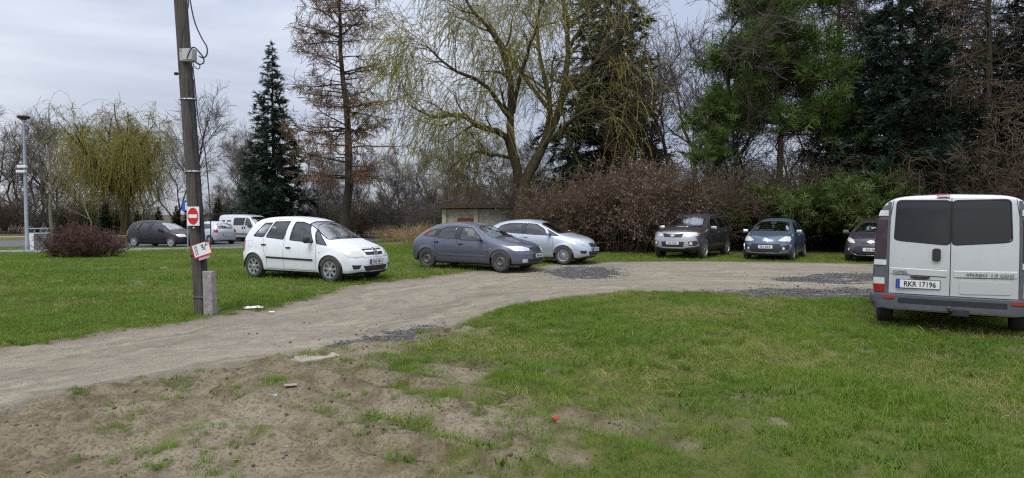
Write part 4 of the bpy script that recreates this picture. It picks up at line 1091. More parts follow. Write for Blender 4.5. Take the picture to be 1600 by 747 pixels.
# --- steel blue small car with tall screen
SP_SMALL = dict(L=3.94, W=1.73, H=1.52, WB=2.465, fo=.80, R=.30, bf=.22, br=.10, spokes=9, st=[
    (1.76, .66, .22, .64, .52, .84, .03), (1.62, .79, .20, .74, .62, .93, .04), (1.30, .855, .20, .86, .69, 1.01, .05), (1.02, .865, .20, .92, .73, 1.06, .05), (.60, .865, .20, .95, .68, 1.28, .05),
    (.20, .865, .20, .96, .63, 1.45, .05), (-.25, .865, .20, .97, .61, 1.52, .05), (-.75, .865, .20, .98, .60, 1.52, .05), (-1.25, .86, .21, 1.0, .58, 1.47, .05), (-1.58, .83, .22, 1.02, .56, 1.37, .06),
    (-1.80, .78, .25, .98, .58, 1.12, .05), (-1.87, .74, .28, .88, .60, .98, .04)])
CF_SMALL = dict(
    side=[([(-1.40, 1.10), (-1.05, 1.06), (-.98, 1.33), (-1.20, 1.31)], None), ([(-.95, 1.05), (-.28, 1.01), (-.25, 1.38), (-.90, 1.36)], 0), ([(-.14, 1.0), (.70, .965), (.45, 1.18), (.15, 1.345), (-.12, 1.38)], 1)],
    screen=[(-.65, 1.04), (-.3, 1.06), (.3, 1.06), (.65, 1.04), (.53, 1.365), (.25, 1.41), (-.25, 1.41), (-.53, 1.365)], back=[(-.50, 1.08), (.50, 1.08), (.45, 1.38), (-.45, 1.38)],
    doors=[[(-.21, .24), (-.21, 1.43), (-.90, 1.41), (-1.02, 1.04), (-.95, .72), (-.86, .52), (-.84, .24)], [(-.21, .24), (.82, .24), (.86, .55), (.80, .96), (.52, 1.19), (.18, 1.40), (-.21, 1.43)]],
    seats=dict(xf=.05, xr=-.8, z=.34, top=1.16, dash=.64),
    lamps=[("headlight", M_REFLW, [(1.84, -.42, .76), (1.78, -.54, .72), (1.60, -.76, .70), (1.46, -.83, .78), (1.42, -.80, .92), (1.54, -.66, .94)], .010),
           ("fog_lamp", M_CLEARL, [(1.84, -.62 + .055 * math.cos(t), .46 + .055 * math.sin(t)) for t in np.linspace(0, 6.283, 10, endpoint=False)], .012),
           ("tail_light", M_RED, [(-1.84, -.76, .85), (-1.82, -.74, 1.05), (-1.70, -.80, 1.05), (-1.70, -.84, .85)], .006),
           ("fog_lamp_recess", M_BLACK, [(1.90, -.50, .53), (1.70, -.76, .60), (1.66, -.80, .52), (1.72, -.78, .40), (1.88, -.54, .40)], .004)],
    front=[("air_intake", M_BLACK, [(-.47, .62), (-.54, .44), (-.46, .33), (.46, .33), (.54, .44), (.47, .62)], 'F', .005), ("emblem", M_CHROME, [(0, .83), (-.09, .77), (-.075, .75), (0, .79), (.075, .75), (.09, .77)], 'F', .014),
           ("emblem", M_CHROME, [(0, .775), (-.09, .715), (-.075, .695), (0, .735), (.075, .695), (.09, .715)], 'F', .014)],
    strips=[("chrome_lip", M_CHROME, [(-.80, .58), (-.78, .42), (-.66, .34), (-.45, .29), (.45, .29), (.66, .34), (.78, .42), (.80, .58)], 'F', .028, .012), ("lower_guard", M_BLACK, [(-.74, .25), (-.4, .235), (.4, .235), (.74, .25)], 'F', .08, .006), ("bumper_gap", M_SEAL, [(-.76, .665), (-.55, .655), (-.45, .69)], 'F', .014, .002), ("bumper_gap", M_SEAL, [(.76, .665), (.55, .655), (.45, .69)], 'F', .014, .002)],
    mirror=(.72, .985, M_CHROME, (.12, .20, .14)), handles=[(-.86, .92, 0), (-.06, .90, 1)], hmat=M_CHROME, rims=("cover", M_ALLOY),
    plates=[((0, .515, "RKR 60HC"), {})], wipers=[[(-.55, 1.065), (-.1, 1.085), (.1, 1.09)]])
c = build_car("parked_small_car", "steel blue small car with a chrome lip and big oval headlights facing the track", SP_SMALL, P_BLUE, (10.0, 25.0), -122.0, CF_SMALL)
MB().box((.42, 0, 1.36), (.03, .20, .06), .012).build("interior_mirror", M_BLACK, c.root)
MB().box((.45, 0, 1.22), (.015, .07, .11), .006).build("air_freshener", M_PLATE, c.root)

# --- plum supermini behind the van
SP_PLUM = dict(SP_SUP, L=3.95, W=1.72, H=1.48, WB=2.49, fo=.81)
CF_PLUM = dict(CF_SUP)
CF_PLUM.update(front=[("upper_grille", M_BLACK, [(-.30, .70), (-.30, .665), (.30, .665), (.30, .70)], 'F', .005), ("emblem", M_CHROME, [(.10 * math.cos(t), .725 + .042 * math.sin(t)) for t in np.linspace(0, 6.283, 14, endpoint=False)], 'F', .02),
                      ("air_intake", M_BLACK, [(-.46, .58), (-.58, .34), (-.40, .28), (.40, .28), (.58, .34), (.46, .58)], 'F', .005)],
               lamps=[("headlight", M_REFLW, [(1.84, -.50, .70), (1.70, -.66, .70), (1.46, -.82, .80), (1.34, -.81, .93), (1.48, -.73, .95), (1.72, -.58, .84)], .010), CF_SUP['lamps'][1],
                      ("fog_lamp", M_CLEARL, [(1.74, -.68 + .05 * math.cos(t), .46 + .05 * math.sin(t)) for t in np.linspace(0, 6.283, 10, endpoint=False)], .012)],
               strips=[("chrome_lip", M_CHROME, [(-.62, .36), (-.42, .27), (.42, .27), (.62, .36)], 'F', .03, .014)], mirror=(.66, .985, M_GREYP, (.12, .20, .13)), plates=[((0, .47, "RKR 28C"), {})], hmat=P_PLUM)
build_car("parked_supermini", "dark plum supermini partly hidden behind the silver van", SP_PLUM, P_PLUM, (13.22, 23.9), -124.0, CF_PLUM)
# --- vans
SP_VAN = dict(L=4.78, W=1.90, H=1.97, WB=3.10, fo=.83, R=.325, Ra=.385, tw=.215, zb=.27, bf=.20, br=.05, spokes=8, cat='van', fx=[-.08, -.02, 0, 0, -.04, -.10], rx=[0, 0, 0, 0, .01, .045],
    swage=[(.47, .12, -.012)], st=[
    (2.18, .72, .30, .78, .56, 1.04, .03), (2.0, .86, .28, .90, .66, 1.13, .04), (1.70, .93, .28, 1.0, .74, 1.22, .05), (1.18, .95, .28, 1.08, .75, 1.60, .05), (.78, .95, .28, 1.14, .74, 1.86, .05),
    (.40, .95, .28, 1.18, .74, 1.95, .05), (-.4, .95, .28, 1.20, .83, 1.985, .05), (-1.4, .95, .28, 1.22, .87, 1.985, .06), (-2.08, .95, .28, 1.25, .89, 1.98, .06), (-2.29, .952, .29, 1.25, .90, 1.97, .06), (-2.335, .945, .30, 1.25, .90, 1.955, .06)])
def build_van(name, label, mat, loc, heading, panel_windows, rear_glass, level=3, rear_detail=True):
    c = Car(name, label, SP_VAN, mat, loc, heading, level)
    fw = [(.58, 1.20), (1.34, 1.10), (1.28, 1.22), (.86, 1.66), (.58, 1.70)]
    mw = [(-.62, 1.20), (.44, 1.20), (.44, 1.71), (-.62, 1.71)]; rw = [(-2.0, 1.20), (-.76, 1.20), (-.76, 1.71), (-1.96, 1.71)]
    sides = [fw, mw] + ([rw] if panel_windows else [])
    scr = [(-.70, 1.20), (-.3, 1.225), (.3, 1.225), (.70, 1.20), (.60, 1.74), (.3, 1.79), (-.3, 1.79), (-.60, 1.74)]
    L_ = [(.69, 1.32), (.62, 1.30), (.022, 1.25), (.022, 1.865), (.665, 1.875)]; R_ = [(-p[0] + .02, p[1]) for p in L_]
    holes = [dict(view='side', sd=sd, poly=roundpoly(p, .06)) for p in sides for sd in (1, -1)] + [dict(view='front', poly=scr)]
    holes += [dict(view='rear', poly=roundpoly(p, .05)) for p in (L_, R_)]
    fd = [(.50, .38), (1.32, .38), (1.42, .80), (1.40, 1.10), (1.34, 1.26), (.86, 1.74), (.50, 1.77)]
    sdp = [(-.68, .38), (.46, .38), (.46, 1.77), (-.68, 1.77)]
    panels = [dict(view='side', sd=sd, poly=p, name=nm, i=i) for i, (nm, p) in enumerate((('door', fd), ('sliding_door', sdp))) for sd in (1, -1)]
    LD = [(.755, .54), (.012, .54), (.012, 1.955), (.70, 1.93), (.75, 1.6)]; RD = [(-.755, .54), (.012, .54), (.012, 1.955), (-.70, 1.93), (-.75, 1.6)]
    panels += [dict(view='rear', poly=p, name='rear_door', i=i, sd=0) for i, p in enumerate((LD, RD))]
    c.finish(holes, panels)
    for i, p in enumerate(sides):
        for sd in (1, -1):
            par = c.panels.get(('door' if i == 0 else 'sliding_door', sd, i)) if i < 2 else None
            c.window("side_window", p, 'L' if sd > 0 else 'R', M_GLASSD if i else M_GLASS, par, rnd=.06)
    c.window("windscreen", scr, 'F', M_SCREEN, rnd=.05, trim=.035)
    for i, p in enumerate((L_, R_)):
        c.window("rear_window", p, 'B', rear_glass, c.panels.get(('rear_door', 0, i)), trim=.022, rnd=.06)
    for (nm, p, i) in (('door', fd, 0), ('sliding_door', sdp, 1)):
        for sd in (1, -1):
            if (nm, sd, i) in c.panels: c.strip("door_gap", M_SEAL, p, 'L' if sd > 0 else 'R', .012, .0012, c.panels[(nm, sd, i)], closed=True)
    for i, p in enumerate((LD, RD)):
        if ('rear_door', 0, i) in c.panels: c.strip("door_gap", M_SEAL, p, 'B', .012, .002, c.panels[('rear_door', 0, i)], closed=True)
    for x_, z_ in ((.62, 1.03), (.36, 1.03)):
        for sd in (1, -1):
            p, nn = c.lift([(x_, z_)], 'L' if sd > 0 else 'R')[0]
            MB().box((p.x, p.y + sd * .012, p.z), (.10, .03, .17), .03).build("door_handle", M_BLACK, c.panels.get(('door' if x_ > .5 else 'sliding_door', sd, 0 if x_ > .5 else 1), c.root), smooth=True)
    c.seats(xf=.75, xr=-.3, z=.72, top=1.50, dash=1.22)
    c.mirror(1.26, 1.12, M_GREYP, (.14, .22, .28), (1, -1), .12)
    for sd in (1, -1): c.strip("rub_strip", M_GREYP, [(-1.85, .62), (-.9, .60), (.9, .58), (1.15, .60)], 'L' if sd > 0 else 'R', .10, .010)
    for P in ([(2.22, -.46, .98), (2.26, -.44, .78), (2.08, -.74, .76), (1.86, -.90, .84), (1.72, -.90, 1.08), (2.0, -.74, 1.06)],):
        for q in (P, mir(P)): c.patch("headlight", M_REFL, q, None, .008, .03, .06)
    c.patch("grille", M_BLACK, [(-.42, .93), (-.38, .80), (.38, .80), (.42, .93)], 'F', .005, .02, .06)
    c.patch("front_bumper", M_GREYP, [(-.90, .66), (-.86, .32), (.86, .32), (.90, .66)], 'F', .012, .03, .06, rnd=.05)
    c.wheels("cover", M_ALLOY)
    return c
VAN = build_van("parked_van", "silver van seen from the rear with dark rear windows and grey corner trims", P_SILV, (7.36, 11.11), 57.5, True, M_GLASSD)
c = VAN
LDo, RDo = c.panels.get(('rear_door', 0, 0), c.root), c.panels.get(('rear_door', 0, 1), c.root)
def corner(nm, mat, sd, z0, z1, a0, a1, off):
    V = []; F = []; nz_ = max(2, int((z1 - z0) / .06)); na = 7
    for i in range(nz_ + 1):
        z_ = z0 + (z1 - z0) * i / nz_
        for j in range(na + 1):
            a_ = math.radians(a0 + (a1 - a0) * j / na); d = Vector((-math.cos(a_), math.sin(a_) * sd, 0)); o_ = Vector((-1.95, .58 * sd, z_))
            h = VAN.bvh.ray_cast(o_, d); p = h[0] if h[0] is not None else o_ + d * .5
            V += [p + d * off, p - d * .02]
    w = 2 * (na + 1)
    for i in range(nz_):
        for j in range(na):
            b_ = i * w + 2 * j; F.append((b_, b_ + 2, b_ + w + 2, b_ + w))
        for j in (0, na): b_ = i * w + 2 * j; F.append((b_, b_ + 1, b_ + w + 1, b_ + w))
    for i in (0, nz_):
        for j in range(na): b_ = i * w + 2 * j; F.append((b_, b_ + 1, b_ + 3, b_ + 2))
    return MB().add(V, F).build(nm, mat, VAN.root, smooth=True)
for sd in (1, -1):
    def q(*pp): return [(p[0] * sd, p[1]) for p in pp]
    # grey corner trim runs the whole height and wraps round to the flank
    corner("corner_trim", M_GREYP, sd, .42, 1.915, 23, 58, .014)
    corner("tail_light", M_REDD, sd, 1.04, 1.60, 27, 46, .024)
    corner("reversing_lens", M_CLEARL, sd, 1.655, 1.735, 26, 42, .026)
    corner("reversing_lens", M_CLEARL, sd, .945, 1.02, 26, 43, .026)
    corner("indicator_lens", M_CLEARL, sd, .668, .76, 28, 43, .026)
    corner("fog_lens", M_RED if sd > 0 else M_CLEARL, sd, .56, .664, 28, 43, .026)
    c.patch("rear_reflector", plain("reflector_red%d" % sd, (.33, .03, .025), .3, coat=.3), q((.66, .475), (.66, .515), (.80, .515), (.80, .475)), 'B', .103, .02, .05, rnd=.008)
# stepped bumper
bp_ = [(.90, .535), (.90, .37), (.84, .34), (-.84, .34), (-.90, .37), (-.90, .535), (0, .545)]
c.patch("rear_bumper", M_GREYP, [(.92, .53), (.90, .345), (-.90, .345), (-.92, .53)], 'B', .09, .12, .05, rnd=.04)
c.strip("bumper_groove", M_BLACK, [(.62, .455), (-.62, .455)], 'B', .09, .094)
# pressed crease, plate light, handle, lamp, blank panel
c.strip("door_crease", P_SILV, [(.735, .865), (.05, .85)], 'B', .10, .009, LDo); c.strip("door_crease", P_SILV, [(-.03, .85), (-.735, .865)], 'B', .10, .009, RDo)
c.strip("painted_crease_shadow", M_GREYP, [(.70, .815), (.06, .80)], 'B', .012, .002, LDo); c.strip("painted_crease_shadow", M_GREYP, [(-.06, .80), (-.70, .815)], 'B', .012, .002, RDo)  # grey line painted in as the shade along the crease's lower edge
c.patch("plate_lamp", M_BLACK, [(.49, .80), (.45, .765), (.28, .765), (.24, .80)], 'B', .035, .03, .04, parent=LDo, rnd=.01)
c.patch("handle", M_BLACK, [(.225, 1.02), (.225, 1.20), (.125, 1.20), (.125, 1.02)], 'B', .03, .03, .04, parent=LDo, rnd=.04)
c.patch("brake_light", M_REDD, [(.19, 1.905), (.19, 1.945), (.03, 1.945), (.03, 1.905)], 'B', .02, .02, .04, rnd=.018).data.materials[0] = plain("deep_red_lens", (.14, .012, .018), .25, coat=.5)
c.patch("pressed_panel", P_SILV, [(-.10, .58), (-.10, .76), (-.67, .765), (-.67, .60)], 'B', .010, .012, .05, parent=RDo, rnd=.03)
c.plate(0, .69, "RKR 17196", front=False, y0=.39)
for txt, y_, z_, w_, par in (("OPEL", .70, .835, .19, LDo), ("VIVARO", -.17, .835, .24, RDo), ("1.9", -.44, .835, .07, RDo), ("CDTI", -.545, .835, .15, RDo)):
    me = text_mesh(txt, .055, .002, .001, 1.0); xs = [v.co.x for v in me.vertices]; me.transform(Matrix.Diagonal((w_ / (max(xs) - min(xs)), 1, 1, 1)))
    h_ = c.lift([(y_ - w_ / 2, z_ + .02)], 'B')[0][0]
    o = link("badge_lettering", me, par, M_GREYP); o.matrix_local = Matrix(((0, 0, -1, h_.x - .026), (-1, 0, 0, y_), (0, 1, 0, z_), (0, 0, 0, 1)))
tb = MB(); tb.tube([(-2.15, 0, .33), (-2.50, 0, .33), (-2.53, 0, .37)], .022, 8); tb.build("tow_hitch", M_BLACK, c.root, smooth=True)
MB().lathe([(0, .05), (.02, .045), (.027, .025), (.02, .005), (.012, 0)], 14, 'Z', (-2.53, .02, .37)).build("tow_ball", M_STEEL, c.root, smooth=True)
MB().box((-2.47, -.10, .33), (.05, .22, .10), .012).build("tow_socket", M_BLACK, c.root)
MB().tube([(-1.9, .62, .33), (-2.3, .62, .33)], .03, 10).build("exhaust_pipe", M_STEEL, c.root)
MB().tube([(-1.0, .42, 1.95), (-1.12, .42, 2.36)], .007, 6).build("antenna", M_BLACK, c.root)

# --- far parked cars on the asphalt, left
def scale_cfg(cf, kx, ky, kz):
    d = dict(cf)
    sxz = lambda P: [(p[0] * kx, p[1] * kz) for p in P]; syz = lambda P: [(p[0] * ky, p[1] * kz) for p in P]; s3 = lambda P: [(p[0] * kx, p[1] * ky, p[2] * kz) for p in P]
    d['side'] = [(sxz(p), i) for p, i in cf['side']]; d['doors'] = [sxz(p) for p in cf['doors']]; d['screen'] = syz(cf['screen']); d['back'] = syz(cf['back'])
    d['lamps'] = [(a, b, s3(p), o) for a, b, p, o in cf['lamps']]; d['front'] = [(a, b, syz(p), v, o) for a, b, p, v, o in cf['front']]
    d['strips'] = [(a, b, (sxz if v == 'S' else syz)(p), v, w, o) for a, b, p, v, w, o in cf['strips']]
    return d
kx, ky = 4.26 / 4.04, 1.81 / 1.69
SP_SCEN = dict(SP_MINI, L=4.26, W=1.81, H=1.62, WB=2.685, fo=.84, spokes=6)
CF_SCEN = scale_cfg(CF_MINI, kx, ky, 1.0)
CF_SCEN.update(rims=("cover", M_ALLOY), front=[("grille", M_BLACK, [(-.42, .78), (-.36, .66), (.36, .66), (.42, .78)], 'F', .004), ("emblem", M_CHROME, [(0, .80), (-.05, .72), (0, .64), (.05, .72)], 'F', .014), ("air_intake", M_BLACK, [(-.5, .40), (-.44, .27), (.44, .27), (.5, .40)], 'F', .004)],
               strips=[("rub_strip", M_BLACK, [(-.98, .565), (.72, .535)], 'S', .05, .012)], plates=[((0, .50, "RKR 93SE"), {})], hmat=P_DARK)
build_car("parked_minivan", "charcoal minivan with white wheel trims parked on the asphalt near the brown bush", SP_SCEN, P_DARK, (-21.3, 40.3), -15.0, CF_SCEN, 2)
CF_FARH = dict(CF_SUP); CF_FARH.update(plates=[((0, .62, "RKR 7AT2"), dict(front=False))], mirror=(.66, .985, P_PALE, (.12, .19, .13)), bglass=M_SCREEN,
    lamps=CF_SUP['lamps'][:1] + [("tail_light", M_RED, [(-1.90, -.56, .98), (-1.92, -.58, .80), (-1.80, -.78, .80), (-1.72, -.78, .98)], .01)] + CF_SUP['lamps'][2:])
build_car("parked_hatchback", "pale silver hatchback showing its tail beside the far silver van", dict(SP_SUP, H=1.53), P_PALE, (-20.3, 44.2), 146.0, CF_FARH, 2)
c = build_van("parked_van", "distant silver van with lettering on its side panel parked behind the white minivan", P_SILV, (-18.9, 47.6), -31.0, False, M_GLASSD, 2)
c.patch("side_banner", M_PLATE, [(-2.15, 1.30), (-.72, 1.30), (-.72, 1.70), (-2.10, 1.70)], 'R', .006, .01, .10)
pz = c.lift([(-1.4, 1.5)], 'R')[0][0]
# the lettering on the far banner cannot be read; dark blocks of two short words
for k, (x0, n_) in enumerate(((-1.95, 3), (-1.38, 4))):
    for i in range(n_):
        hh = .15; x_ = x0 + i * .125
        c.patch("banner_letter", M_INK, [(x_, 1.43), (x_ + .085, 1.43), (x_ + .085, 1.43 + hh), (x_, 1.43 + hh)], 'R', .012, .004, .08)
# ------------------------------------------------------------------ asphalt car park, kerb, path at the back left
M_ASPH = plain("old_asphalt", (0.095, 0.093, 0.092), .9, var=.25, scale=3, bump=.3)
M_CONC = plain("concrete", (0.40, 0.39, 0.365), .9, var=.25, scale=7, bump=.4)
M_SAND = plain("sandy_path", (0.36, 0.31, 0.24), .95, var=.25, scale=4, bump=.4)
KERB = [(-60, 20.5), (-34, 27.0), (-24.6, 31.4), (-19.5, 34.2), (-15.2, 37.6), (-12.0, 42.5), (-9.6, 48.0), (-7.6, 50.5), (-3.0, 52.5)]
FARK = [(-70, 37.0), (-46, 46.5), (-34, 51.0), (-27, 53.5), (-22, 55.0), (-17, 56.0), (-11.5, 56.5), (-7.6, 56.0), (-3.0, 55.0)]
def rails(A, B, n_, m_):
    A, B = np.array(A, float), np.array(B, float); ta = np.linspace(0, len(A) - 1, n_)
    pa = np.stack([np.interp(ta, np.arange(len(A)), A[:, k]) for k in (0, 1)], -1); pb = np.stack([np.interp(ta, np.arange(len(B)), B[:, k]) for k in (0, 1)], -1)
    w = np.linspace(0, 1, m_)[None, :, None]; return pa[:, None] * (1 - w) + pb[:, None] * w
def sheet(name, A, B, n_, m_, dz, mat):
    G_ = rails(A, B, n_, m_).reshape(-1, 2); V_ = np.c_[G_, tz(G_[:, 0], G_[:, 1]) + dz]; i, j = np.meshgrid(np.arange(n_ - 1), np.arange(m_ - 1), indexing='ij'); a_ = (i * m_ + j).ravel()
    return tag(link(name, mesh_np(name, V_, np.stack([a_, a_ + m_, a_ + m_ + 1, a_ + 1], -1)), None, mat), kind='structure')
sheet("car_park_road", KERB, FARK, 80, 14, .018, M_ASPH)
def offs(A, d):
    A = np.array(A, float); t = np.gradient(A, axis=0); t /= np.linalg.norm(t, axis=1, keepdims=True); return A + np.stack([-t[:, 1], t[:, 0]], -1) * d
# kerb stones, one metre each
KP = np.array(KERB); seg = np.r_[0, np.cumsum(np.hypot(*np.diff(KP, axis=0).T))]
kroot = tag(bpy.data.objects.new("kerb", None), kind='structure'); COL.objects.link(kroot)
kme = MB().box((0, 0, 0), (.985, .14, .22), .012).build("kerb_stone", M_CONC, kroot)
s_ = seg[1] + 4.0; first = True
while s_ < seg[-1] - .5:
    p = [np.interp(s_, seg, KP[:, k]) for k in (0, 1)]; q_ = [np.interp(s_ + .3, seg, KP[:, k]) for k in (0, 1)]
    o = kme if first else kme.copy()
    if not first: COL.objects.link(o); o.parent = kroot
    first = False
    o.location = (p[0], p[1] - .07, float(tz(p[0], p[1])) + .0); o.rotation_euler = (0, 0, math.atan2(q_[1] - p[1], q_[0] - p[0])); s_ += 1.0
sheet("footpath", [(-70, 44.5), (-46, 54.0), (-34, 58.2)], [(-70, 47), (-46, 56.5), (-34, 60.5)], 30, 3, .03, M_SAND)
sheet("earth_strip", [(-12.5, 57.0), (-7.6, 56.3), (-3.5, 55.3)], [(-12.5, 60), (-7.6, 59.5), (-3.5, 58.5)], 12, 4, .05, M_SAND)

# ------------------------------------------------------------------ wooden pole with its box, cables and props
def wood_mat():
    m, n, b = new_mat("weathered_pole_wood"); co = objco(n, (1, 1, .06))
    f = nzo(n, 26.0, 6, .7, co); g = nzo(n, 3.0, 4, .6, objco(n))
    c = mixc(n, ramp(n, f, .35, .68), (.034, .029, .025), (.125, .108, .092)); c = mixc(n, ramp(n, g, .45, .7), c, (.085, .077, .069))
    n.links.new(c, b.inputs['Base Color']); b.inputs['Roughness'].default_value = .9
    n.links.new(N(n, 'ShaderNodeBump', {'Strength': .9, 'Distance': .02, 'Height': f}).outputs[0], b.inputs['Normal']); return m
M_POLE = wood_mat()
M_GALV = plain("galvanised_steel", (0.36, 0.40, 0.44), .45, .5, var=.15, scale=8)
M_WHITE = plain("white_enamel", (0.74, 0.74, 0.73), .45, var=.08)
M_SRED = plain("sign_red", (0.52, 0.018, 0.022), .4, var=.08)
M_SBLUE = plain("sign_blue", (0.025, 0.11, 0.42), .4, var=.08)
M_BOX = plain("grey_box_plastic", (0.36, 0.37, 0.36), .6, var=.18, scale=9)
PX, PY = -5.23, 11.08
up = thing("utility_pole", "leaning weathered wooden pole with cables and grey box at the track edge", "pole", (PX, PY, -.03))
LX = -.0555
def pc(z): return Vector((LX * z, .01 * z, z))
rp_ = np.random.default_rng(9)
mb = MB(); k = 18; zs = np.linspace(-.2, 8.2, 30); V_ = []; F_ = []
for i, z in enumerate(zs):
    r = .122 - .0035 * z; c0 = pc(z)
    for j in range(k):
        a = 2 * math.pi * j / k; rr = r * (1 + .03 * math.sin(3 * a + z * .4) + rp_.normal(0, .008)); V_.append(c0 + Vector((rr * math.cos(a), rr * math.sin(a), 0)))
for i in range(len(zs) - 1):
    for j in range(k): F_.append((i * k + j, i * k + (j + 1) % k, (i + 1) * k + (j + 1) % k, (i + 1) * k + j))
F_.append(tuple((len(zs) - 1) * k + j for j in range(k)))
mb.add(V_, F_).build("post", M_POLE, up, smooth=True)
mb = MB(); mb.tube([pc(z) + Vector((.122 - .003 * z, -.055, 0)) for z in np.linspace(-.1, 3.95, 14)], .040, 10); mb.build("cable_conduit", plain("black_conduit", (.022, .022, .024), .6, var=.4), up, smooth=True)
for z, m_ in ((.32, M_STEEL), (1.02, M_BLACK), (2.42, M_GALV), (3.62, M_GALV)):
    c0 = pc(z); pts = [c0 + Vector(((.128 - .0035 * z) * math.cos(a) + (.045 if math.cos(a) > .5 else 0), (.128 - .0035 * z) * math.sin(a) - (.03 if math.cos(a) > .3 else 0), 0)) for a in np.linspace(0, 2 * math.pi, 25)]
    MB().tube(pts, .011, 6, False).build("band", m_, up)
bx = pc(4.33) + Vector((.12, -.12, 0))
o = MB().box(bx, (.235, .13, .205), .012).build("junction_box", M_BOX, up)
MB().box(bx + Vector((.02, -.068, 0)), (.16, .012, .16), .004).build("lid", plain("box_lid", (.46, .47, .46), .55), o)
def cab(nm, pp, r=.012): MB().tube([Vector(p) for p in pp], r, 7).build(nm, M_BLACK, up, smooth=True)
def smooth_path(pp, n_=24):
    q = np.array(pp, float); t = np.linspace(0, len(q) - 1, n_); i = np.minimum(t.astype(int), len(q) - 2); f = (t - i)[:, None]
    q0 = q[np.maximum(i - 1, 0)]; q1 = q[i]; q2 = q[i + 1]; q3 = q[np.minimum(i + 2, len(q) - 1)]
    return .5 * (2 * q1 + (q2 - q0) * f + (2 * q0 - 5 * q1 + 4 * q2 - q3) * f ** 2 + (3 * q1 - q0 - 3 * q2 + q3) * f ** 3)
def pxp(px, py, dy=-.12): return ((px - 800) / 1030 * (PY + dy) - PX, dy, 1.685 + (334 - py) / 1030 * (PY + dy) + .03)
cab("cable", smooth_path([pxp(300, -60), pxp(302, -10), pxp(304, 8), pxp(310, 38), pxp(320, 62), pxp(328, 76), pxp(328, 88), pxp(322, 93), pxp(316, 90)]), .011)
cab("cable", smooth_path([pxp(299, -40), pxp(301, 8), pxp(298, 24), pxp(295, 40, -.135), pxp(290, 62, -.135), pxp(288, 84, -.135)]), .009)
cab("cable", smooth_path([pxp(297, 94, -.2), pxp(303, 80, -.21), pxp(309, 77, -.21), pxp(316, 84, -.2), pxp(322, 92), pxp(323, 100), pxp(316, 103), pxp(308, 98)]), .011)
cab("cable", smooth_path([pxp(306, 98), pxp(308, 106), pxp(314, 110), pxp(317, 106), pxp(314, 100)]), .008)
cab("cable", smooth_path([pxp(306, 106), pxp(309, 140, -.1), pxp(313, 190, -.1), pxp(322, 236), pxp(326, 280), pxp(329, 340), pxp(328, 385), pxp(322, 402)]), .009)
MB().lathe([(0, -.03), (.025, -.03), (.03, 0), (.018, .03), (0, .035)], 12, 'X', pc(4.05) + Vector((-.14, -.03, 0))).build("insulator", M_BLACK, up, smooth=True)
mb = MB(); zt_ = .76
mb.add([(.10, -.16, -.2), (.255, -.16, -.2), (.255, .02, -.2), (.10, .02, -.2), (.085, -.155, zt_), (.225, -.155, zt_ - .02), (.225, .015, zt_ - .01), (.085, .015, zt_)], [(3, 2, 1, 0), (4, 5, 6, 7), (0, 1, 5, 4), (1, 2, 6, 5), (2, 3, 7, 6), (3, 0, 4, 7)])
o = mb.build("concrete_stub", plain("stub_concrete", (.27, .255, .235), .92, var=.3, scale=9, bump=.5), up)
# --- no entry sign
sg = thing("no_entry_sign", "square white plate with red no entry disc on the wooden pole", "sign", (PX + pc(1.66).x + .045, PY - .165, 1.645), math.radians(-18))
def plate_thing(root, w, h, mat, th=.004, name="panel"): return MB().box((0, 0, 0), (w, th, h), 0).build(name, mat, root)
plate_thing(sg, .255, .315, M_WHITE)
ell = lambda rx, rz, n_=36: [(rx * math.cos(t), rz * math.sin(t)) for t in np.linspace(0, 2 * math.pi, n_, endpoint=False)]
RX = Matrix.Rotation(math.pi / 2, 4, 'X')
MB().prism(ell(.112, .140), .002, Matrix.Translation((0, -.0025, 0)) @ RX).build("red_disc", M_SRED, sg)
MB().box((0, -.0065, 0), (.176, .002, .058)).build("white_bar", M_WHITE, sg)
MB().box((.01, -.004, -.19), (.03, .004, .02)).build("sticker", M_WHITE, sg)
# --- torn notice
ns = thing("notice_board", "tilted white notice with red border hanging low on the wooden pole", "sign", (PX + pc(1.1).x + .16, PY - .20, 1.09), math.radians(-8)); ns.rotation_euler = (0, math.radians(-17), math.radians(-8))
plate_thing(ns, .335, .225, M_SRED, .006)
MB().box((.006, -.005, .006), (.300, .004, .200)).build("white_field", M_WHITE, ns)
# two upright lines of small print, too blurred in the photograph to read: rows of short dark dashes
for x_, w_, n_ in ((-.078, .022, 7), (-.110, .014, 9)):
    for i in range(n_): MB().box((x_, -.0078, .085 - i * .165 / n_), (w_, .0012, .165 / n_ * .6)).build("print_dash", M_INK, ns)
for txt, x_, z_, a_ in (("NY", .005, .075, -1.35), ("Y", .065, .055, -.9), ("A", .105, .100, -.6)):
    me = text_mesh(txt, .075, .0006, .003); o = link("notice_text", me, ns, M_INK); o.matrix_local = Matrix.Translation((x_, -.0082, z_)) @ Matrix.Rotation(math.pi / 2, 4, 'X') @ Matrix.Rotation(a_, 4, 'Z')
plate_thing(ns, .20, .05, plain("pink_plate", (.55, .33, .33), .6), .005, "lower_strip").location = (.0, .006, -.135)
# --- parking sign further back
ps = thing("parking_sign", "blue parking sign with white letter P half hidden by the wooden pole", "sign", (-15.06, 30.6, float(tz(-15.06, 30.6))))
MB().tube([(0, 0, -.1), (0, 0, 2.5)], .030, 10).build("post", M_GALV, ps, smooth=True)
o = MB().box((0, -.04, 2.20), (.46, .012, .46), .0).build("panel", M_SBLUE, ps)
me = text_mesh("P", .44, .003, .010, 1.0, 'CENTER'); o2 = link("letter", me, o, M_WHITE); o2.matrix_local = Matrix.Translation((0.02, -.051, 2.045)) @ Matrix.Rotation(math.pi / 2, 4, 'X')
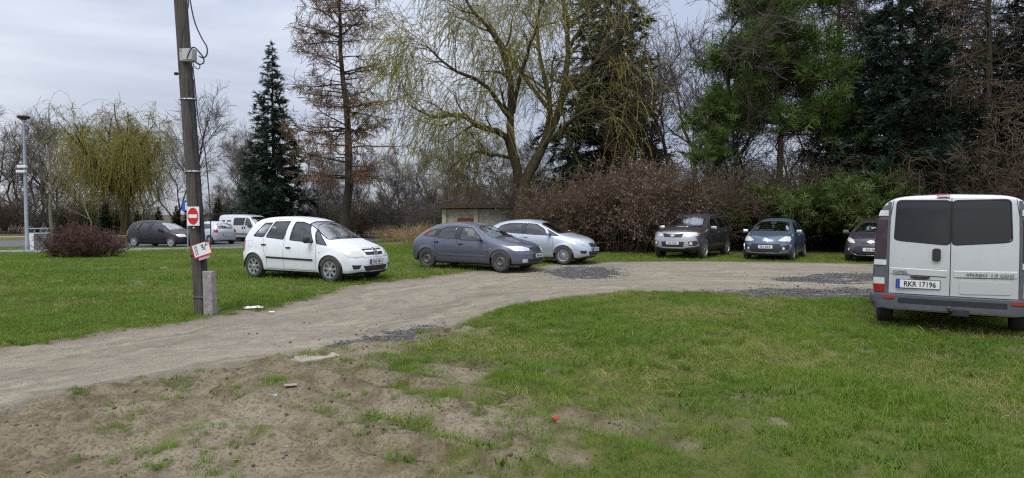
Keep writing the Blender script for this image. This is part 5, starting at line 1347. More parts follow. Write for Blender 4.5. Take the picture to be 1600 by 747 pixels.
# --- street lamp at left and plain lamp post
lp = thing("street_lamp", "grey street lamp with flat round head and two white boxes at far left", "street lamp", (-24.15, 32.8, float(tz(-24.15, 32.8))))
MB().tube([(0, 0, -.1), (0, 0, .5), (0, 0, .55), (0, 0, 3.6), (0, 0, 6.55)], [.10, .10, .085, .080, .055], 14).build("post", M_GALV, lp, smooth=True)
MB().lathe([(0, 6.52), (.06, 6.52), (.16, 6.56), (.27, 6.63), (.29, 6.68), (.27, 6.72), (.12, 6.76), (0, 6.77)], 28).build("lamp_head", plain("brown_lamp_head", (.085, .072, .062), .5, .3), lp, smooth=True)
MB().box((.0, 0, .03), (.34, .34, .06), .01).build("base_plate", M_CONC, lp)
for z_, dx, nm in ((4.22, -.05, "white_box"), (3.98, -.10, "white_box")): MB().box((dx, -.12, z_), (.44, .16, .13), .02).build(nm, M_WHITE, lp)
lp2 = thing("lamp_post", "plain pale lamp post standing behind the roof of the white minivan", "street lamp", (-17.1, 57.0, float(tz(-17.1, 57.0))))
MB().tube([(0, 0, -.1), (0, 0, 4.0), (0, 0, 5.6)], [.085, .07, .05], 12).build("post", M_GALV, lp2, smooth=True)
MB().lathe([(0, 5.55), (.10, 5.58), (.16, 5.66), (.13, 5.74), (0, 5.78)], 20).build("lamp_head", M_GALV, lp2, smooth=True)
# --- litter enclosure
lt = thing("litter_enclosure", "grey and white litter bin enclosure with open railing top beside the street lamp", "bin", (-24.75, 34.6, float(tz(-24.75, 34.6))), math.radians(12))
MB().box((0, 0, .46), (.86, .72, .90), .015).build("side_panel", plain("grey_panel", (.16, .165, .18), .6, var=.2), lt)
MB().box((-.30, -.372, .46), (.28, .02, .90), .004).build("front_panel", M_WHITE, lt)
for x_ in (-.42, -.14, .14, .42): MB().box((x_, -.345, 1.02), (.03, .03, .24)).build("railing_post", M_GALV, lt); MB().box((x_, .345, 1.02), (.03, .03, .24)).build("railing_post", M_GALV, lt)
MB().box((0, 0, 1.155), (.98, .84, .035), .006).build("roof", M_GALV, lt); MB().box((0, 0, .915), (.92, .78, .03), .006).build("rim", M_WHITE, lt)
# --- red and white road posts
for x_, y_, lb in ((-9.35, 49.0, "red road post with white reflector left of its pair"), (-8.3, 49.6, "thinner red road post with white reflector right of its pair")):
    rpst = thing("road_post", lb, "road post", (x_, y_, float(tz(x_, y_))), 0, "red road posts")
    MB().lathe([(.16, 0), (.16, .05), (.07, .08), (.06, .42), (.09, .46), (.11, .58), (.06, .70), (0, .72)], 16).build("stand", M_SRED, rpst, smooth=True)
    MB().lathe([(0, -.125), (.10, -.125), (.11, -.11)], 16, 'Y', (0, 0, .42)).build("reflector", M_WHITE, rpst)
# --- shed
M_PLASTER = plain("old_plaster", (.44, .40, .31), .92, var=.3, scale=3.5, bump=.4)
M_RUSTR = plain("rusty_roof_edge", (.085, .040, .026), .85, var=.4, scale=6)
sh = thing("shed", "low cream plastered shed with flat rusty roof behind the hatchbacks", "shed", (-1.95, 40.6, float(tz(-1.95, 40.6))))
MB().box((0, 1.6, .98), (4.5, 3.1, 2.0)).build("wall", M_PLASTER, sh)
for x_ in (-2.22, -.28, 2.1): MB().box((x_, .01, .99), (.26, .10, 2.02), .008).build("pilaster", plain("pilaster_plaster", (.50, .46, .36), .9, var=.2), sh)
rf = MB().box((0, 1.5, 2.10), (5.0, 3.7, .18), .01).build("roof", M_RUSTR, sh); MB().box((0, -.37, 2.16), (5.04, .05, .26), .008).build("fascia", plain("fascia_wood", (.075, .050, .036), .9, var=.3), rf)
for i in range(3): MB().box((-.92, .035, 1.02 + i * .165), (1.0, .04, .155), .006).build("window_board", plain("red_board%d" % i, (.20 + .02 * i, .065, .04), .85, var=.25), sh)
# --- litter and slab fragments
def scrap(name, label, cat, x, y, s, mat, seed, flat=.25, zo=.0):
    g = np.random.default_rng(seed); bm = bmesh.new(); bmesh.ops.create_grid(bm, x_segments=5, y_segments=4, size=.5)
    for v in bm.verts: v.co = Vector((v.co.x * s[0] + g.normal(0, .06) * s[0], v.co.y * s[1] + g.normal(0, .06) * s[1], abs(g.normal(0, flat)) * s[1] * .5 + .01))
    ext = bmesh.ops.extrude_face_region(bm, geom=bm.faces[:])
    for v in [e for e in ext['geom'] if isinstance(e, bmesh.types.BMVert)]: v.co.z += .006
    bmesh.ops.recalc_face_normals(bm, faces=bm.faces)
    me = bpy.data.meshes.new(name); bm.to_mesh(me); bm.free()
    return tag(link(name, me, None, mat, (x, y, float(height(np.array([x]), np.array([y]))[0]) + .022 + zo), (0, 0, g.uniform(0, 3))), label, cat)
M_PAPER = plain("paper", (.78, .78, .76), .7, var=.06)
scrap("paper_scrap", "crumpled white paper lying in the grass right of the pole", "litter", -4.56, 11.55, (.28, .16), M_PAPER, 1)
scrap("paper_scrap", "tiny white paper scrap at the grass edge by the track", "litter", -4.12, 11.25, (.10, .06), M_PAPER, 2)
scrap("plastic_scrap", "small red plastic scrap on the mud", "litter", .34, 5.14, (.055, .04), M_SRED, 3)
scrap("plastic_scrap", "small pale blue scrap on the mud", "litter", -2.18, 6.0, (.05, .04), plain("pale_blue_plastic", (.35, .5, .65), .4), 4)
scrap("stone_slab", "flat pale stone half sunk in the mud", "stone", -2.14, 6.3, (.15, .12), plain("pale_stone", (.30, .27, .225), .9, var=.2), 5, .02, -.05)
sl = MB().box((0, 0, 0), (.62, .30, .07), .02).build("concrete_slab", plain("slab_concrete", (.31, .275, .22), .92, var=.25, scale=9, bump=.5))
sl.location = (-2.36, 7.66, float(height(np.array([-2.36]), np.array([7.66]))[0]) - .008); sl.rotation_euler = (0.03, -.03, math.radians(38)); tag(sl, "pale concrete slab fragment exposed at the near edge of the track", "slab")
# ------------------------------------------------------------------ vegetation: library
def unit(a): return a / (np.linalg.norm(a, axis=-1, keepdims=True) + 1e-9)
def tubes(P, R, k=4):
    """P (M,n,3), R (M,n) -> vertices, quads"""
    M_, n_ = P.shape[:2]
    T = np.gradient(P, axis=1); T = unit(T); Tm = unit(T.mean(1))
    ref = np.where(np.abs(Tm[:, 2:3]) < .85, np.array([[0, 0, 1.]]), np.array([[1., 0, 0]]))
    A = unit(np.cross(Tm, ref))[:, None, :]; A = unit(A - T * (A * T).sum(-1, keepdims=True)); B = np.cross(T, A)
    a = np.arange(k) * 2 * np.pi / k
    V = P[:, :, None, :] + R[:, :, None, None] * (np.cos(a)[None, None, :, None] * A[:, :, None, :] + np.sin(a)[None, None, :, None] * B[:, :, None, :])
    base = (np.arange(M_) * n_ * k)[:, None, None]; i = (np.arange(n_ - 1) * k)[None, :, None]; j = np.arange(k)[None, None, :]
    j2 = (j + 1) % k
    F = np.stack([base + i + j, base + i + j2, base + i + k + j2, base + i + k + j], -1).reshape(-1, 4)
    return V.reshape(-1, 3), F
def kids(rng, P, R, c, t=(.3, 1.), ang=(30, 60), ln=(1, 2), n=5, rad=.55, rmax=9., tip=.15, grav=0., noise=.12, taper=0., flat=0., up=0., az=None):
    """grow c children on every parent line; returns lines and radii"""
    M_, n0 = P.shape[:2]
    c = np.full(M_, c) if np.isscalar(c) else np.asarray(c); idx = np.repeat(np.arange(M_), c); K = len(idx)
    tt = rng.uniform(t[0], t[1], K); f = tt * (n0 - 1); i0 = np.minimum(f.astype(int), n0 - 2); fr = (f - i0)[:, None]
    s = P[idx, i0] * (1 - fr) + P[idx, i0 + 1] * fr; r0 = R[idx, i0] * (1 - fr[:, 0]) + R[idx, i0 + 1] * fr[:, 0]
    T = unit(P[idx, i0 + 1] - P[idx, i0])
    q = unit(np.cross(T, unit(rng.normal(size=(K, 3)))))
    if flat: q[:, 2] *= (1 - flat); q = unit(q)
    a = np.radians(rng.uniform(ang[0], ang[1], K))[:, None]
    d = unit(T * np.cos(a) + q * np.sin(a)); d[:, 2] += up; d = unit(d)
    L = rng.uniform(ln[0], ln[1], K) * (1 - taper * tt); st = L / (n - 1)
    out = np.zeros((K, n, 3)); out[:, 0] = s
    for k in range(1, n):
        d = d + rng.normal(size=(K, 3)) * noise; d[:, 2] -= grav; d = unit(d)
        out[:, k] = out[:, k - 1] + d * st[:, None]
    rs = np.minimum(r0 * rad, rmax); w = np.linspace(1, tip, n)[None, :]
    return out, rs[:, None] * w
def lines(rng, base, dirs, L, n, noise=.05, grav=0.):
    M_ = len(base); d = unit(np.array(dirs, float)); P = np.zeros((M_, n, 3)); P[:, 0] = base; st = np.asarray(L, float) / (n - 1)
    for k in range(1, n):
        d = unit(d + rng.normal(size=(M_, 3)) * noise - np.array([0, 0, grav])); P[:, k] = P[:, k - 1] + d * st[:, None]
    return P
def merge(parts):
    V, F, o = [], [], 0
    for v, f in parts:
        V.append(v); F.append(f + o); o += len(v)
    V = np.concatenate(V)
    by = {}
    for f in F: by.setdefault(f.shape[1], []).append(f)
    return V, [np.concatenate(x) for x in by.values()]
def sprigs(rng, pos, axis, proto_v, proto_f, s0, s1, roll=True, ks=1.0):
    """copies of a small sprig, its +X along axis"""
    K = len(pos); X_ = unit(axis); rnd = unit(rng.normal(size=(K, 3))) if roll else np.tile([0, 0, 1.], (K, 1)) + rng.normal(size=(K, 3)) * .15
    Y_ = unit(np.cross(rnd, X_)); Z_ = np.cross(X_, Y_); s = rng.uniform(s0, s1, K) * ks
    V = pos[:, None, :] + s[:, None, None] * (proto_v[None, :, 0:1] * X_[:, None] + proto_v[None, :, 1:2] * Y_[:, None] + proto_v[None, :, 2:3] * Z_[:, None])
    F = (np.arange(K) * len(proto_v))[:, None, None] + proto_f[None]
    return V.reshape(-1, 3), F.reshape(-1, proto_f.shape[1])
def along(rng, P, per, t0=0., t1=1.):
    M_, n0 = P.shape[:2]; idx = np.repeat(np.arange(M_), per); tt = rng.uniform(t0, t1, len(idx)); f = tt * (n0 - 1); i0 = np.minimum(f.astype(int), n0 - 2); fr = (f - i0)[:, None]
    return P[idx, i0] * (1 - fr) + P[idx, i0 + 1] * fr, unit(P[idx, i0 + 1] - P[idx, i0])
# sprig shapes
_r = np.random.default_rng(77)
def needle_sprig(n_, ln, wd, lift=.25, fwd=(.25, .9)):
    V, F = [], []
    for i in range(n_):
        x = i / n_; sd = 1 if i % 2 else -1; a = _r.uniform(*fwd); zz = _r.normal(0, lift)
        L = ln * (1.15 - .6 * x) * _r.uniform(.7, 1.2); d = np.array([math.cos(a), sd * math.sin(a), zz]); d /= np.linalg.norm(d); b = np.array([x, 0, 0]); s = np.cross(d, [0, 0, 1.]); s = s / np.linalg.norm(s) * wd
        k = len(V); V += [b - s * .6, b + s * .6, b + d * L]; F.append((k, k + 1, k + 2))
    k = len(V); V += [np.array([0, 0, wd * .5]), np.array([0, wd * .8, -wd * .3]), np.array([1.12, 0, 0])]; F.append((k, k + 1, k + 2))
    return np.array(V), np.array(F)
SPR_FIR = needle_sprig(7, .50, .115, .40, (.45, 1.2))
SPR_SOFT = needle_sprig(6, .6, .10, .40, (.3, 1.0))
SPR_PINE = needle_sprig(10, .75, .062, .60, (.2, 1.2))
LEAF = (np.array([[0, 0, 0], [.45, .22, .06], [1, 0, -.05], [.5, -.22, .05]]), np.array([[0, 1, 2, 3]]))
LEAFN = (np.array([[0, 0, 0], [.5, .07, .02], [1, 0, -.03], [.5, -.07, .02]]), np.array([[0, 1, 2, 3]]))

def bark(name, a_, b_, sc=9.0):
    m, n, b = new_mat(name); co = objco(n, (1, 1, .22))
    n.links.new(mixc(n, ramp(n, nzo(n, sc, 6, .7, co), .3, .7), a_, b_), b.inputs['Base Color']); b.inputs['Roughness'].default_value = .9; b.inputs['Specular IOR Level'].default_value = .2
    bp = N(n, 'ShaderNodeBump', {'Strength': .8, 'Distance': .04, 'Height': nzo(n, sc * 2.2, 5, .7, co)}); n.links.new(bp.outputs[0], b.inputs['Normal'])
    return m
def leafmat(name, cols, trans=.25, rough=.6, big=0.35):
    """colour varies leaf by leaf and clump by clump"""
    m, n, b = new_mat(name); gi = N(n, 'ShaderNodeNewGeometry'); r = n.nodes.new('ShaderNodeValToRGB'); e = r.color_ramp.elements
    e[0].position = 0; e[0].color = c4(cols[0]); e[1].position = 1; e[1].color = c4(cols[-1])
    for i, cc in enumerate(cols[1:-1]):
        q = e.new((i + 1) / (len(cols) - 1)); q.color = c4(cc)
    nn = nzo(n, .9, 3, .5, objco(n))
    f = N(n, 'ShaderNodeMath', {0: gi.outputs['Random Per Island'], 1: 1 - big}, operation='MULTIPLY')
    f2 = N(n, 'ShaderNodeMath', {0: nn, 1: big * 1.2, 2: f.outputs[0]}, operation='MULTIPLY_ADD')
    n.links.new(f2.outputs[0], r.inputs[0]); n.links.new(r.outputs[0], b.inputs['Base Color']); b.inputs['Roughness'].default_value = rough; b.inputs['Specular IOR Level'].default_value = .25
    if trans:
        tr = N(n, 'ShaderNodeBsdfTranslucent'); n.links.new(r.outputs[0], tr.inputs[0])
        ms = N(n, 'ShaderNodeMixShader', {0: trans}); n.links.new(b.outputs[0], ms.inputs[1]); n.links.new(tr.outputs[0], ms.inputs[2]); n.links.new(ms.outputs[0], n.nodes['Material Output'].inputs[0])
    return m
B_DARK = bark("dark_bark", (.030, .024, .018), (.085, .068, .050))
B_BROWN = bark("brown_bark", (.050, .034, .022), (.125, .088, .060))
B_GREY = bark("grey_bark", (.070, .062, .055), (.170, .155, .135))
B_WILLOW = bark("willow_bark", (.035, .028, .016), (.110, .088, .045))
B_MOSSY = bark("mossy_limb", (.075, .066, .022), (.150, .130, .045))
B_YOUNG = bark("young_bark", (.12, .10, .075), (.26, .225, .175))
T_GREY = leafmat("grey_twigs", [(.060, .050, .045), (.105, .088, .078), (.150, .128, .112)], 0)
T_BROWN = leafmat("brown_twigs", [(.050, .038, .025), (.100, .074, .048), (.165, .122, .078)], 0)
T_RED = leafmat("red_brown_twigs", [(.050, .026, .022), (.105, .052, .042), (.165, .10, .070)], 0)
T_LARCH = leafmat("larch_twigs", [(.075, .045, .025), (.150, .085, .042), (.215, .130, .065)], 0)
T_STRAW = leafmat("straw_stems", [(.24, .16, .07), (.36, .26, .12), (.44, .34, .19)], 0)
L_WILLOW = leafmat("willow_shoots", [(.205, .180, .038), (.295, .262, .062), (.390, .350, .105)], .3)
L_FIR = leafmat("dark_fir_needles", [(.017, .033, .021), (.038, .064, .041), (.088, .122, .083)], .1)
L_SPRUCE = leafmat("spruce_needles", [(.016, .028, .016), (.032, .052, .027), (.066, .094, .046)], .1)
L_PINE = leafmat("pine_needles", [(.044, .080, .016), (.088, .145, .032), (.155, .210, .058)], .15)
L_LIGHT = leafmat("light_pine_needles", [(.036, .060, .013), (.078, .112, .027), (.140, .178, .052)], .15)
L_RUST = leafmat("rust_leaves", [(.095, .062, .042), (.180, .118, .080), (.275, .195, .138)], .25)
L_THUJA = leafmat("thuja_scales", [(.018, .034, .010), (.035, .060, .018), (.060, .085, .028)], .1)
L_IVY = leafmat("green_shrub_leaves", [(.030, .048, .014), (.060, .085, .026), (.10, .12, .04)], .15)

def tree_obj(name, trunk_parts, crown_parts, bmat, cmat, extra=()):
    """meshes of one tree kind: list of (part name, mesh, material)"""
    out = []
    v, f = merge(trunk_parts); me = mesh_np("trunk", v, f, smooth=True); me.materials.append(bmat); out.append(("trunk", me))
    if crown_parts:
        v, f = merge(crown_parts); me = mesh_np("crown", v, f); me.materials.append(cmat); out.append(("crown", me))
    for nm, parts, mt in extra:
        v, f = merge(parts); me = mesh_np(nm, v, f); me.materials.append(mt); out.append((nm, me))
    return out
def plant(kind, name, label, loc, s=1.0, rz=0.0, group=None, cat='tree', sz=None, lean=(0, 0), parts=None):
    z = float(tz(loc[0], loc[1])) - .03
    t = thing(name, label, cat, (loc[0], loc[1], z), rz, group); t.rotation_euler = (lean[0], lean[1], rz); t.scale = (s, s, sz or s)
    for nm, me in kind:
        if parts and nm not in parts: continue
        link(nm, me, t)
    return t

def trunk_line(rng, h, r0, r1, n=9, wob=.02, lean=(0, 0)):
    P = np.zeros((1, n, 3)); z = np.linspace(0, h, n); P[0, :, 2] = z
    P[0, 1:, 0] = np.cumsum(rng.normal(0, wob * h / n, n - 1)) + lean[0] * z[1:]; P[0, 1:, 1] = np.cumsum(rng.normal(0, wob * h / n, n - 1)) + lean[1] * z[1:]
    R = np.linspace(r0, r1, n)[None, :].copy(); R[0, 0] *= 1.35
    return P, R
def bare_tree(seed, h=11., r=.17, stems=1, dens=1.0, spread=1.0, n2=9, n3=9, n4=7, up=.25, bmat=B_DARK, tmat=T_GREY, t0=.28):
    """leafless broadleaf tree: stem, limbs, branches, twigs"""
    g = np.random.default_rng(seed); Ps, Rs = [], []
    for i in range(stems):
        a = 2 * np.pi * i / max(1, stems) + g.uniform(0, 1); l = 0 if stems == 1 else g.uniform(.10, .26)
        P, R = trunk_line(g, h * g.uniform(.8, 1.), r * (1 if stems == 1 else .7), .02, 9, .35, (l * math.cos(a), l * math.sin(a))); Ps.append(P); Rs.append(R)
    P1, R1 = np.concatenate(Ps), np.concatenate(Rs)
    P2, R2 = kids(g, P1, R1, int(n2), (t0, .95), (28, 62), (h * .24, h * .46), 7, .55, tip=.15, noise=.13, taper=.5, up=up, grav=-.05)
    P3, R3 = kids(g, P2, R2, int(n3 * dens), (.2, 1), (25, 60), (h * .09, h * .20), 5, .55, tip=.25, noise=.16, taper=.35, grav=-.05)
    R3 = np.maximum(R3, .011)
    P4, R4 = kids(g, P3, R3, int(n4 * dens), (.15, 1), (20, 55), (h * .035, h * .09), 4, .55, tip=.5, noise=.18, grav=-.04)
    R4 = np.maximum(R4, .0085)
    return tree_obj("tree", [tubes(P1, R1, 8), tubes(P2, R2, 5)], [tubes(P3, R3, 3), tubes(P4, R4, 3)], bmat, tmat)
def shrub(seed, h=2.5, w=1.6, stems=60, n2=8, n3=5, tmat=T_BROWN, bmat=B_BROWN, leaf=None, leaves=0, lsize=(.05, .09), spread=.5, r=.014):
    """many stems rising from one foot"""
    g = np.random.default_rng(seed)
    b = np.zeros((stems, 3)); a = g.uniform(0, 2 * np.pi, stems); rr = np.sqrt(g.uniform(0, 1, stems)) * w * .45; b[:, 0] = rr * np.cos(a); b[:, 1] = rr * np.sin(a)
    d = np.stack([np.cos(a) * rr / w * 2 * spread, np.sin(a) * rr / w * 2 * spread, np.ones(stems)], -1) + g.normal(size=(stems, 3)) * .18
    P1 = lines(g, b, d, g.uniform(.55, 1., stems) * h, 6, .10, .02); R1 = np.linspace(1, .3, 6)[None] * g.uniform(.6, 1.3, stems)[:, None] * r
    P2, R2 = kids(g, P1, R1, n2, (.2, 1), (20, 60), (h * .15, h * .38), 5, .7, tip=.35, noise=.16, taper=.4); R2 = np.maximum(R2, .0075)
    cr = [tubes(P2, R2, 3)]
    src = P2
    if n3:
        P3, R3 = kids(g, P2, R2, n3, (.2, 1), (20, 60), (h * .06, h * .15), 3, .8, tip=.6, noise=.2); R3 = np.maximum(R3, .0065); cr.append(tubes(P3, R3, 3)); src = P3
    ex = []
    if leaf is not None:
        k = max(1, int(leaves / len(src))); pos, ax = along(g, src, k, .2, 1.)
        ax = ax + g.normal(size=ax.shape) * .8; ax[:, 2] -= .35
        ex = [("foliage", [sprigs(g, pos, ax, LEAF[0], LEAF[1], lsize[0], lsize[1])], leaf)]
    return tree_obj("shrub", [tubes(P1, R1, 4)], cr, bmat, tmat, ex)
def spruce(seed, h=15., rb=3.0, z0=.4, whorls=30, per=7, droop=.10, upt=.10, nb2=9, nsp=7, ssz=(.30, .50), r=.22, lmat=L_FIR, bmat=B_DARK, prof=.85, sprig=SPR_FIR, gap=.0, hang=.0):
    """conifer: straight stem, whorled boughs, side shoots with needle sprigs"""
    g = np.random.default_rng(seed); PT, RT = trunk_line(g, h, r, .015, 10, .03)
    zz = z0 + (h - z0 - .25) * (np.linspace(0, 1, whorls) ** .92); B, D, L = [], [], []
    for z_ in zz:
        t = (z_ - z0) / (h - z0); Lb = rb * (1 - t) ** prof + .12; k = max(3, int(per * (1 - .35 * t))); a0 = g.uniform(0, 6.28)
        for j in range(k):
            if g.uniform() < gap: continue
            a = a0 + 2 * np.pi * j / k + g.normal(0, .25); el = -droop + .55 * t + g.normal(0, .08)
            B.append((0, 0, z_ + g.normal(0, .10))); D.append((math.cos(a), math.sin(a), el)); L.append(Lb * g.uniform(.65, 1.12))
    B, L = np.array(B), np.array(L); n_ = 7; d = unit(np.array(D)); P = np.zeros((len(B), n_, 3)); P[:, 0] = B; st = L / (n_ - 1)
    for k in range(1, n_):
        d = d + g.normal(size=d.shape) * .05; d[:, 2] += (-.10 if k < 4 else upt) ; d = unit(d); P[:, k] = P[:, k - 1] + d * st[:, None]
    R = np.linspace(1, .2, n_)[None] * (.010 + .012 * L[:, None])
    cnt = np.maximum(3, (nb2 * L / rb * 1.2).astype(int) + 3)
    P2, R2 = kids(g, P, R, cnt, (.12, 1.), (35, 70), (.25, .55), 3, .6, tip=.4, noise=.1, flat=.75, grav=.06 + hang); P2 = P2
    sc = np.repeat(np.clip(L / rb, .35, 1.), cnt); P2 = P2[:, :1] + (P2 - P2[:, :1]) * (sc[:, None, None] * rb * .42)
    R2 = np.clip(R2, .004, .012)
    pos, ax = along(g, P2, nsp, 0., 1.); ax = ax + g.normal(size=ax.shape) * .28; ax[:, 2] -= .10 + hang * 2
    pos1, ax1 = along(g, P, 6, .2, 1.); ax1 = ax1 + g.normal(size=ax1.shape) * .25
    tops = np.array([[0, 0, h - .3 + .12 * i] for i in range(4)]); ta = np.tile([0, 0, 1.], (4, 1)) + g.normal(size=(4, 3)) * .3
    allp = np.concatenate([pos, pos1, tops])
    cr = [sprigs(g, allp, np.concatenate([ax, ax1, ta]), sprig[0], sprig[1], ssz[0], ssz[1], roll=False, ks=np.clip(1.2 - .85 * allp[:, 2] / h, .38, 1.))]
    return tree_obj("spruce", [tubes(PT, RT, 10), tubes(P, R, 4), tubes(P2, R2, 3)], cr, bmat, lmat)
# ------------------------------------------------------------------ vegetation: the trees in view
g_ = np.random.default_rng(404)
# --- dark fir left of the larch
K_FIR = spruce(11, 15.6, 4.2, .5, 38, 10, .25, .12, 8, 6, (.46, .74), .22, L_FIR, B_DARK, 1.05, gap=.08)
plant(K_FIR, "fir_tree", "dense dark blue green fir with pointed top behind the silver vans", (-19.2, 53.0), 1.0, .4)
# --- tall larch, bare, with rusty twigs
def larch(seed, h, rb, z0, n1, tw, r, bm=B_DARK, tm=T_LARCH, hang=.16):
    g = np.random.default_rng(seed); PT, RT = trunk_line(g, h, r, .03, 12, .06)
    z = np.sort(z0 + (h - z0 - .5) * g.uniform(0, 1, n1) ** .9); t = (z - z0) / (h - z0); a = g.uniform(0, 6.28, n1)
    L = (rb * (1 - t) ** .62 + .3) * g.uniform(.55, 1.1, n1) * (1 - .35 * np.exp(-t * 14)); d = np.stack([np.cos(a), np.sin(a), g.uniform(-.05, .30, n1) + .25 * t], -1)
    B = np.zeros((n1, 3)); B[:, 2] = z; ix = (z / h * 11).astype(int).clip(0, 11); B[:, :2] = PT[0, ix, :2]
    n_ = 8; d = unit(d); P = np.zeros((n1, n_, 3)); P[:, 0] = B; st = L / (n_ - 1)
    for k in range(1, n_):
        d = d + g.normal(size=d.shape) * .09; d[:, 2] += (-.06 if k < 4 else .08); d = unit(d); P[:, k] = P[:, k - 1] + d * st[:, None]
    R = np.linspace(1, .18, n_)[None] * (.014 + .013 * L[:, None])
    cnt = np.maximum(4, (L / rb * 16).astype(int)); P2, R2 = kids(g, P, R, cnt, (.2, 1), (35, 75), (.5, 1.5), 5, .6, tip=.3, noise=.14, flat=.55, grav=.02, taper=.3); R2 = np.maximum(R2, .013)
    P3, R3 = kids(g, P2, R2, tw, (.1, 1), (25, 80), (.30, .85), 3, .8, tip=.6, noise=.12, grav=hang); R3 = np.clip(R3, .013, .017)
    return tree_obj("larch", [tubes(PT, RT, 10), tubes(P, R, 5)], [tubes(P2, R2, 3), tubes(P3, R3, 3)], bm, tm)
K_LARCH = larch(21, 21.0, 5.4, 4.4, 104, 10, .34)
plant(K_LARCH, "larch_tree", "tall bare larch with rusty hanging twigs behind the white minivan", (-11.7, 46.5), 1.0, 1.2)
# --- the big weeping willow
def willow_big():
    g = np.random.default_rng(31); k = 34.0 / 1030.0
    def L3(pp): return np.array([[(px - 815) * k, dy, (334 - py) * k + 1.685] for px, py, dy in pp])
    limbs = [([(816, 392, 0), (817, 340, 0), (818, 300, 0), (820, 276, 0)], .80, .62),
             ([(820, 285, 0), (842, 240, .4), (866, 190, .9), (884, 130, 1.2), (890, 60, 1.3), (880, -30, 1.5), (872, -90, 1.6)], .44, .09),
             ([(812, 285, 0), (800, 235, -.4), (798, 180, -.6), (796, 120, -.8), (775, 70, -1.2), (740, 30, -1.6), (715, -10, -2.)], .40, .06),
             ([(806, 265, 0), (790, 215, -.6), (756, 205, -1.5), (722, 190, -2.2), (690, 195, -2.6), (655, 180, -3.)], .30, .05),
             ([(826, 270, 0), (850, 225, .8), (862, 160, 1.6), (850, 100, 2.2), (842, 40, 2.6), (850, -40, 3.)], .34, .07),
             ([(798, 190, -.6), (770, 150, -1.2), (738, 132, -1.8), (705, 120, -2.4), (680, 95, -2.8)], .20, .05),
             ([(884, 140, 1.2), (925, 100, .6), (960, 70, .2), (990, 60, 0)], .18, .05), ([(846, 230, .4), (890, 190, -.8), (930, 175, -1.6), (965, 190, -2.2)], .17, .04),
             ([(812, 250, 0), (770, 240, .6), (740, 235, 1.), (725, 262, 1.2)], .16, .04), ([(800, 180, -.6), (815, 120, -1.6), (832, 70, -2.4), (850, 20, -3.)], .19, .05),
             ([(860, 165, 1.4), (820, 110, 2.2), (790, 60, 2.8), (760, 10, 3.2)], .18, .05), ([(890, 70, 1.3), (920, 20, .9), (950, -30, .6)], .16, .05)]
    P, R = [], []
    for pp, r0, r1 in limbs:
        q = L3(pp); q[:, 2] = np.maximum(q[:, 2], -.1); n_ = 12; t = np.linspace(0, len(q) - 1, n_); i = np.minimum(t.astype(int), len(q) - 2); f = (t - i)[:, None]
        # smooth interpolation through the points
        q0 = q[np.maximum(i - 1, 0)]; q1 = q[i]; q2 = q[i + 1]; q3 = q[np.minimum(i + 2, len(q) - 1)]
        c_ = .5 * (2 * q1 + (q2 - q0) * f + (2 * q0 - 5 * q1 + 4 * q2 - q3) * f ** 2 + (3 * q1 - q0 - 3 * q2 + q3) * f ** 3)
        P.append(c_ + g.normal(size=c_.shape) * .035 * (r0 < .7)); R.append(np.linspace(r0, r1, n_) * (.55 if r0 > .7 else .66))
    R[0] = R[0] * np.linspace(1.25, 1.0, 12)
    P1, R1 = np.array(P), np.array(R)
    P2, R2 = kids(g, P1[1:], R1[1:], 11, (.25, 1), (28, 65), (1.6, 3.6), 8, .5, rmax=.09, tip=.25, noise=.14, grav=-.02, up=.15, taper=.3)
    P3, R3 = kids(g, np.concatenate([P2, P1[3:, :8]]), np.concatenate([R2, R1[3:, :8]]), 7, (.25, 1), (25, 65), (.7, 1.9), 6, .5, rmax=.03, tip=.35, noise=.16, grav=.02, up=.10)
    R3 = np.maximum(R3, .009)
    P4, R4 = kids(g, P3, R3, 5, (.2, 1), (20, 80), (.8, 3.0), 6, .5, rmax=.011, tip=.6, noise=.10, grav=.36); R4 = np.clip(R4, .009, .011)
    far = (P4[:, -1, 2] > 2.6) & ((P4[:, 0, 0] < 2.2) | (g.uniform(0, 1, len(P4)) < .20)); P4, R4 = P4[far], R4[far]
    pos, ax = along(g, P4, 9, .15, 1.); ax = ax + g.normal(size=ax.shape) * .45
    return tree_obj("willow", [tubes(P1, R1, 10), tubes(P2, R2, 5)], [tubes(P3, R3, 3)], B_WILLOW, B_MOSSY, [("hanging_shoots", [tubes(P4, R4, 3)], L_WILLOW), ("young_leaves", [sprigs(g, pos, ax, LEAFN[0], LEAFN[1], .11, .20)], L_WILLOW)])
K_WIL = willow_big()
plant(K_WIL, "willow_tree", "big gnarled weeping willow with yellow green hanging shoots behind the shed", (.5, 34.0))
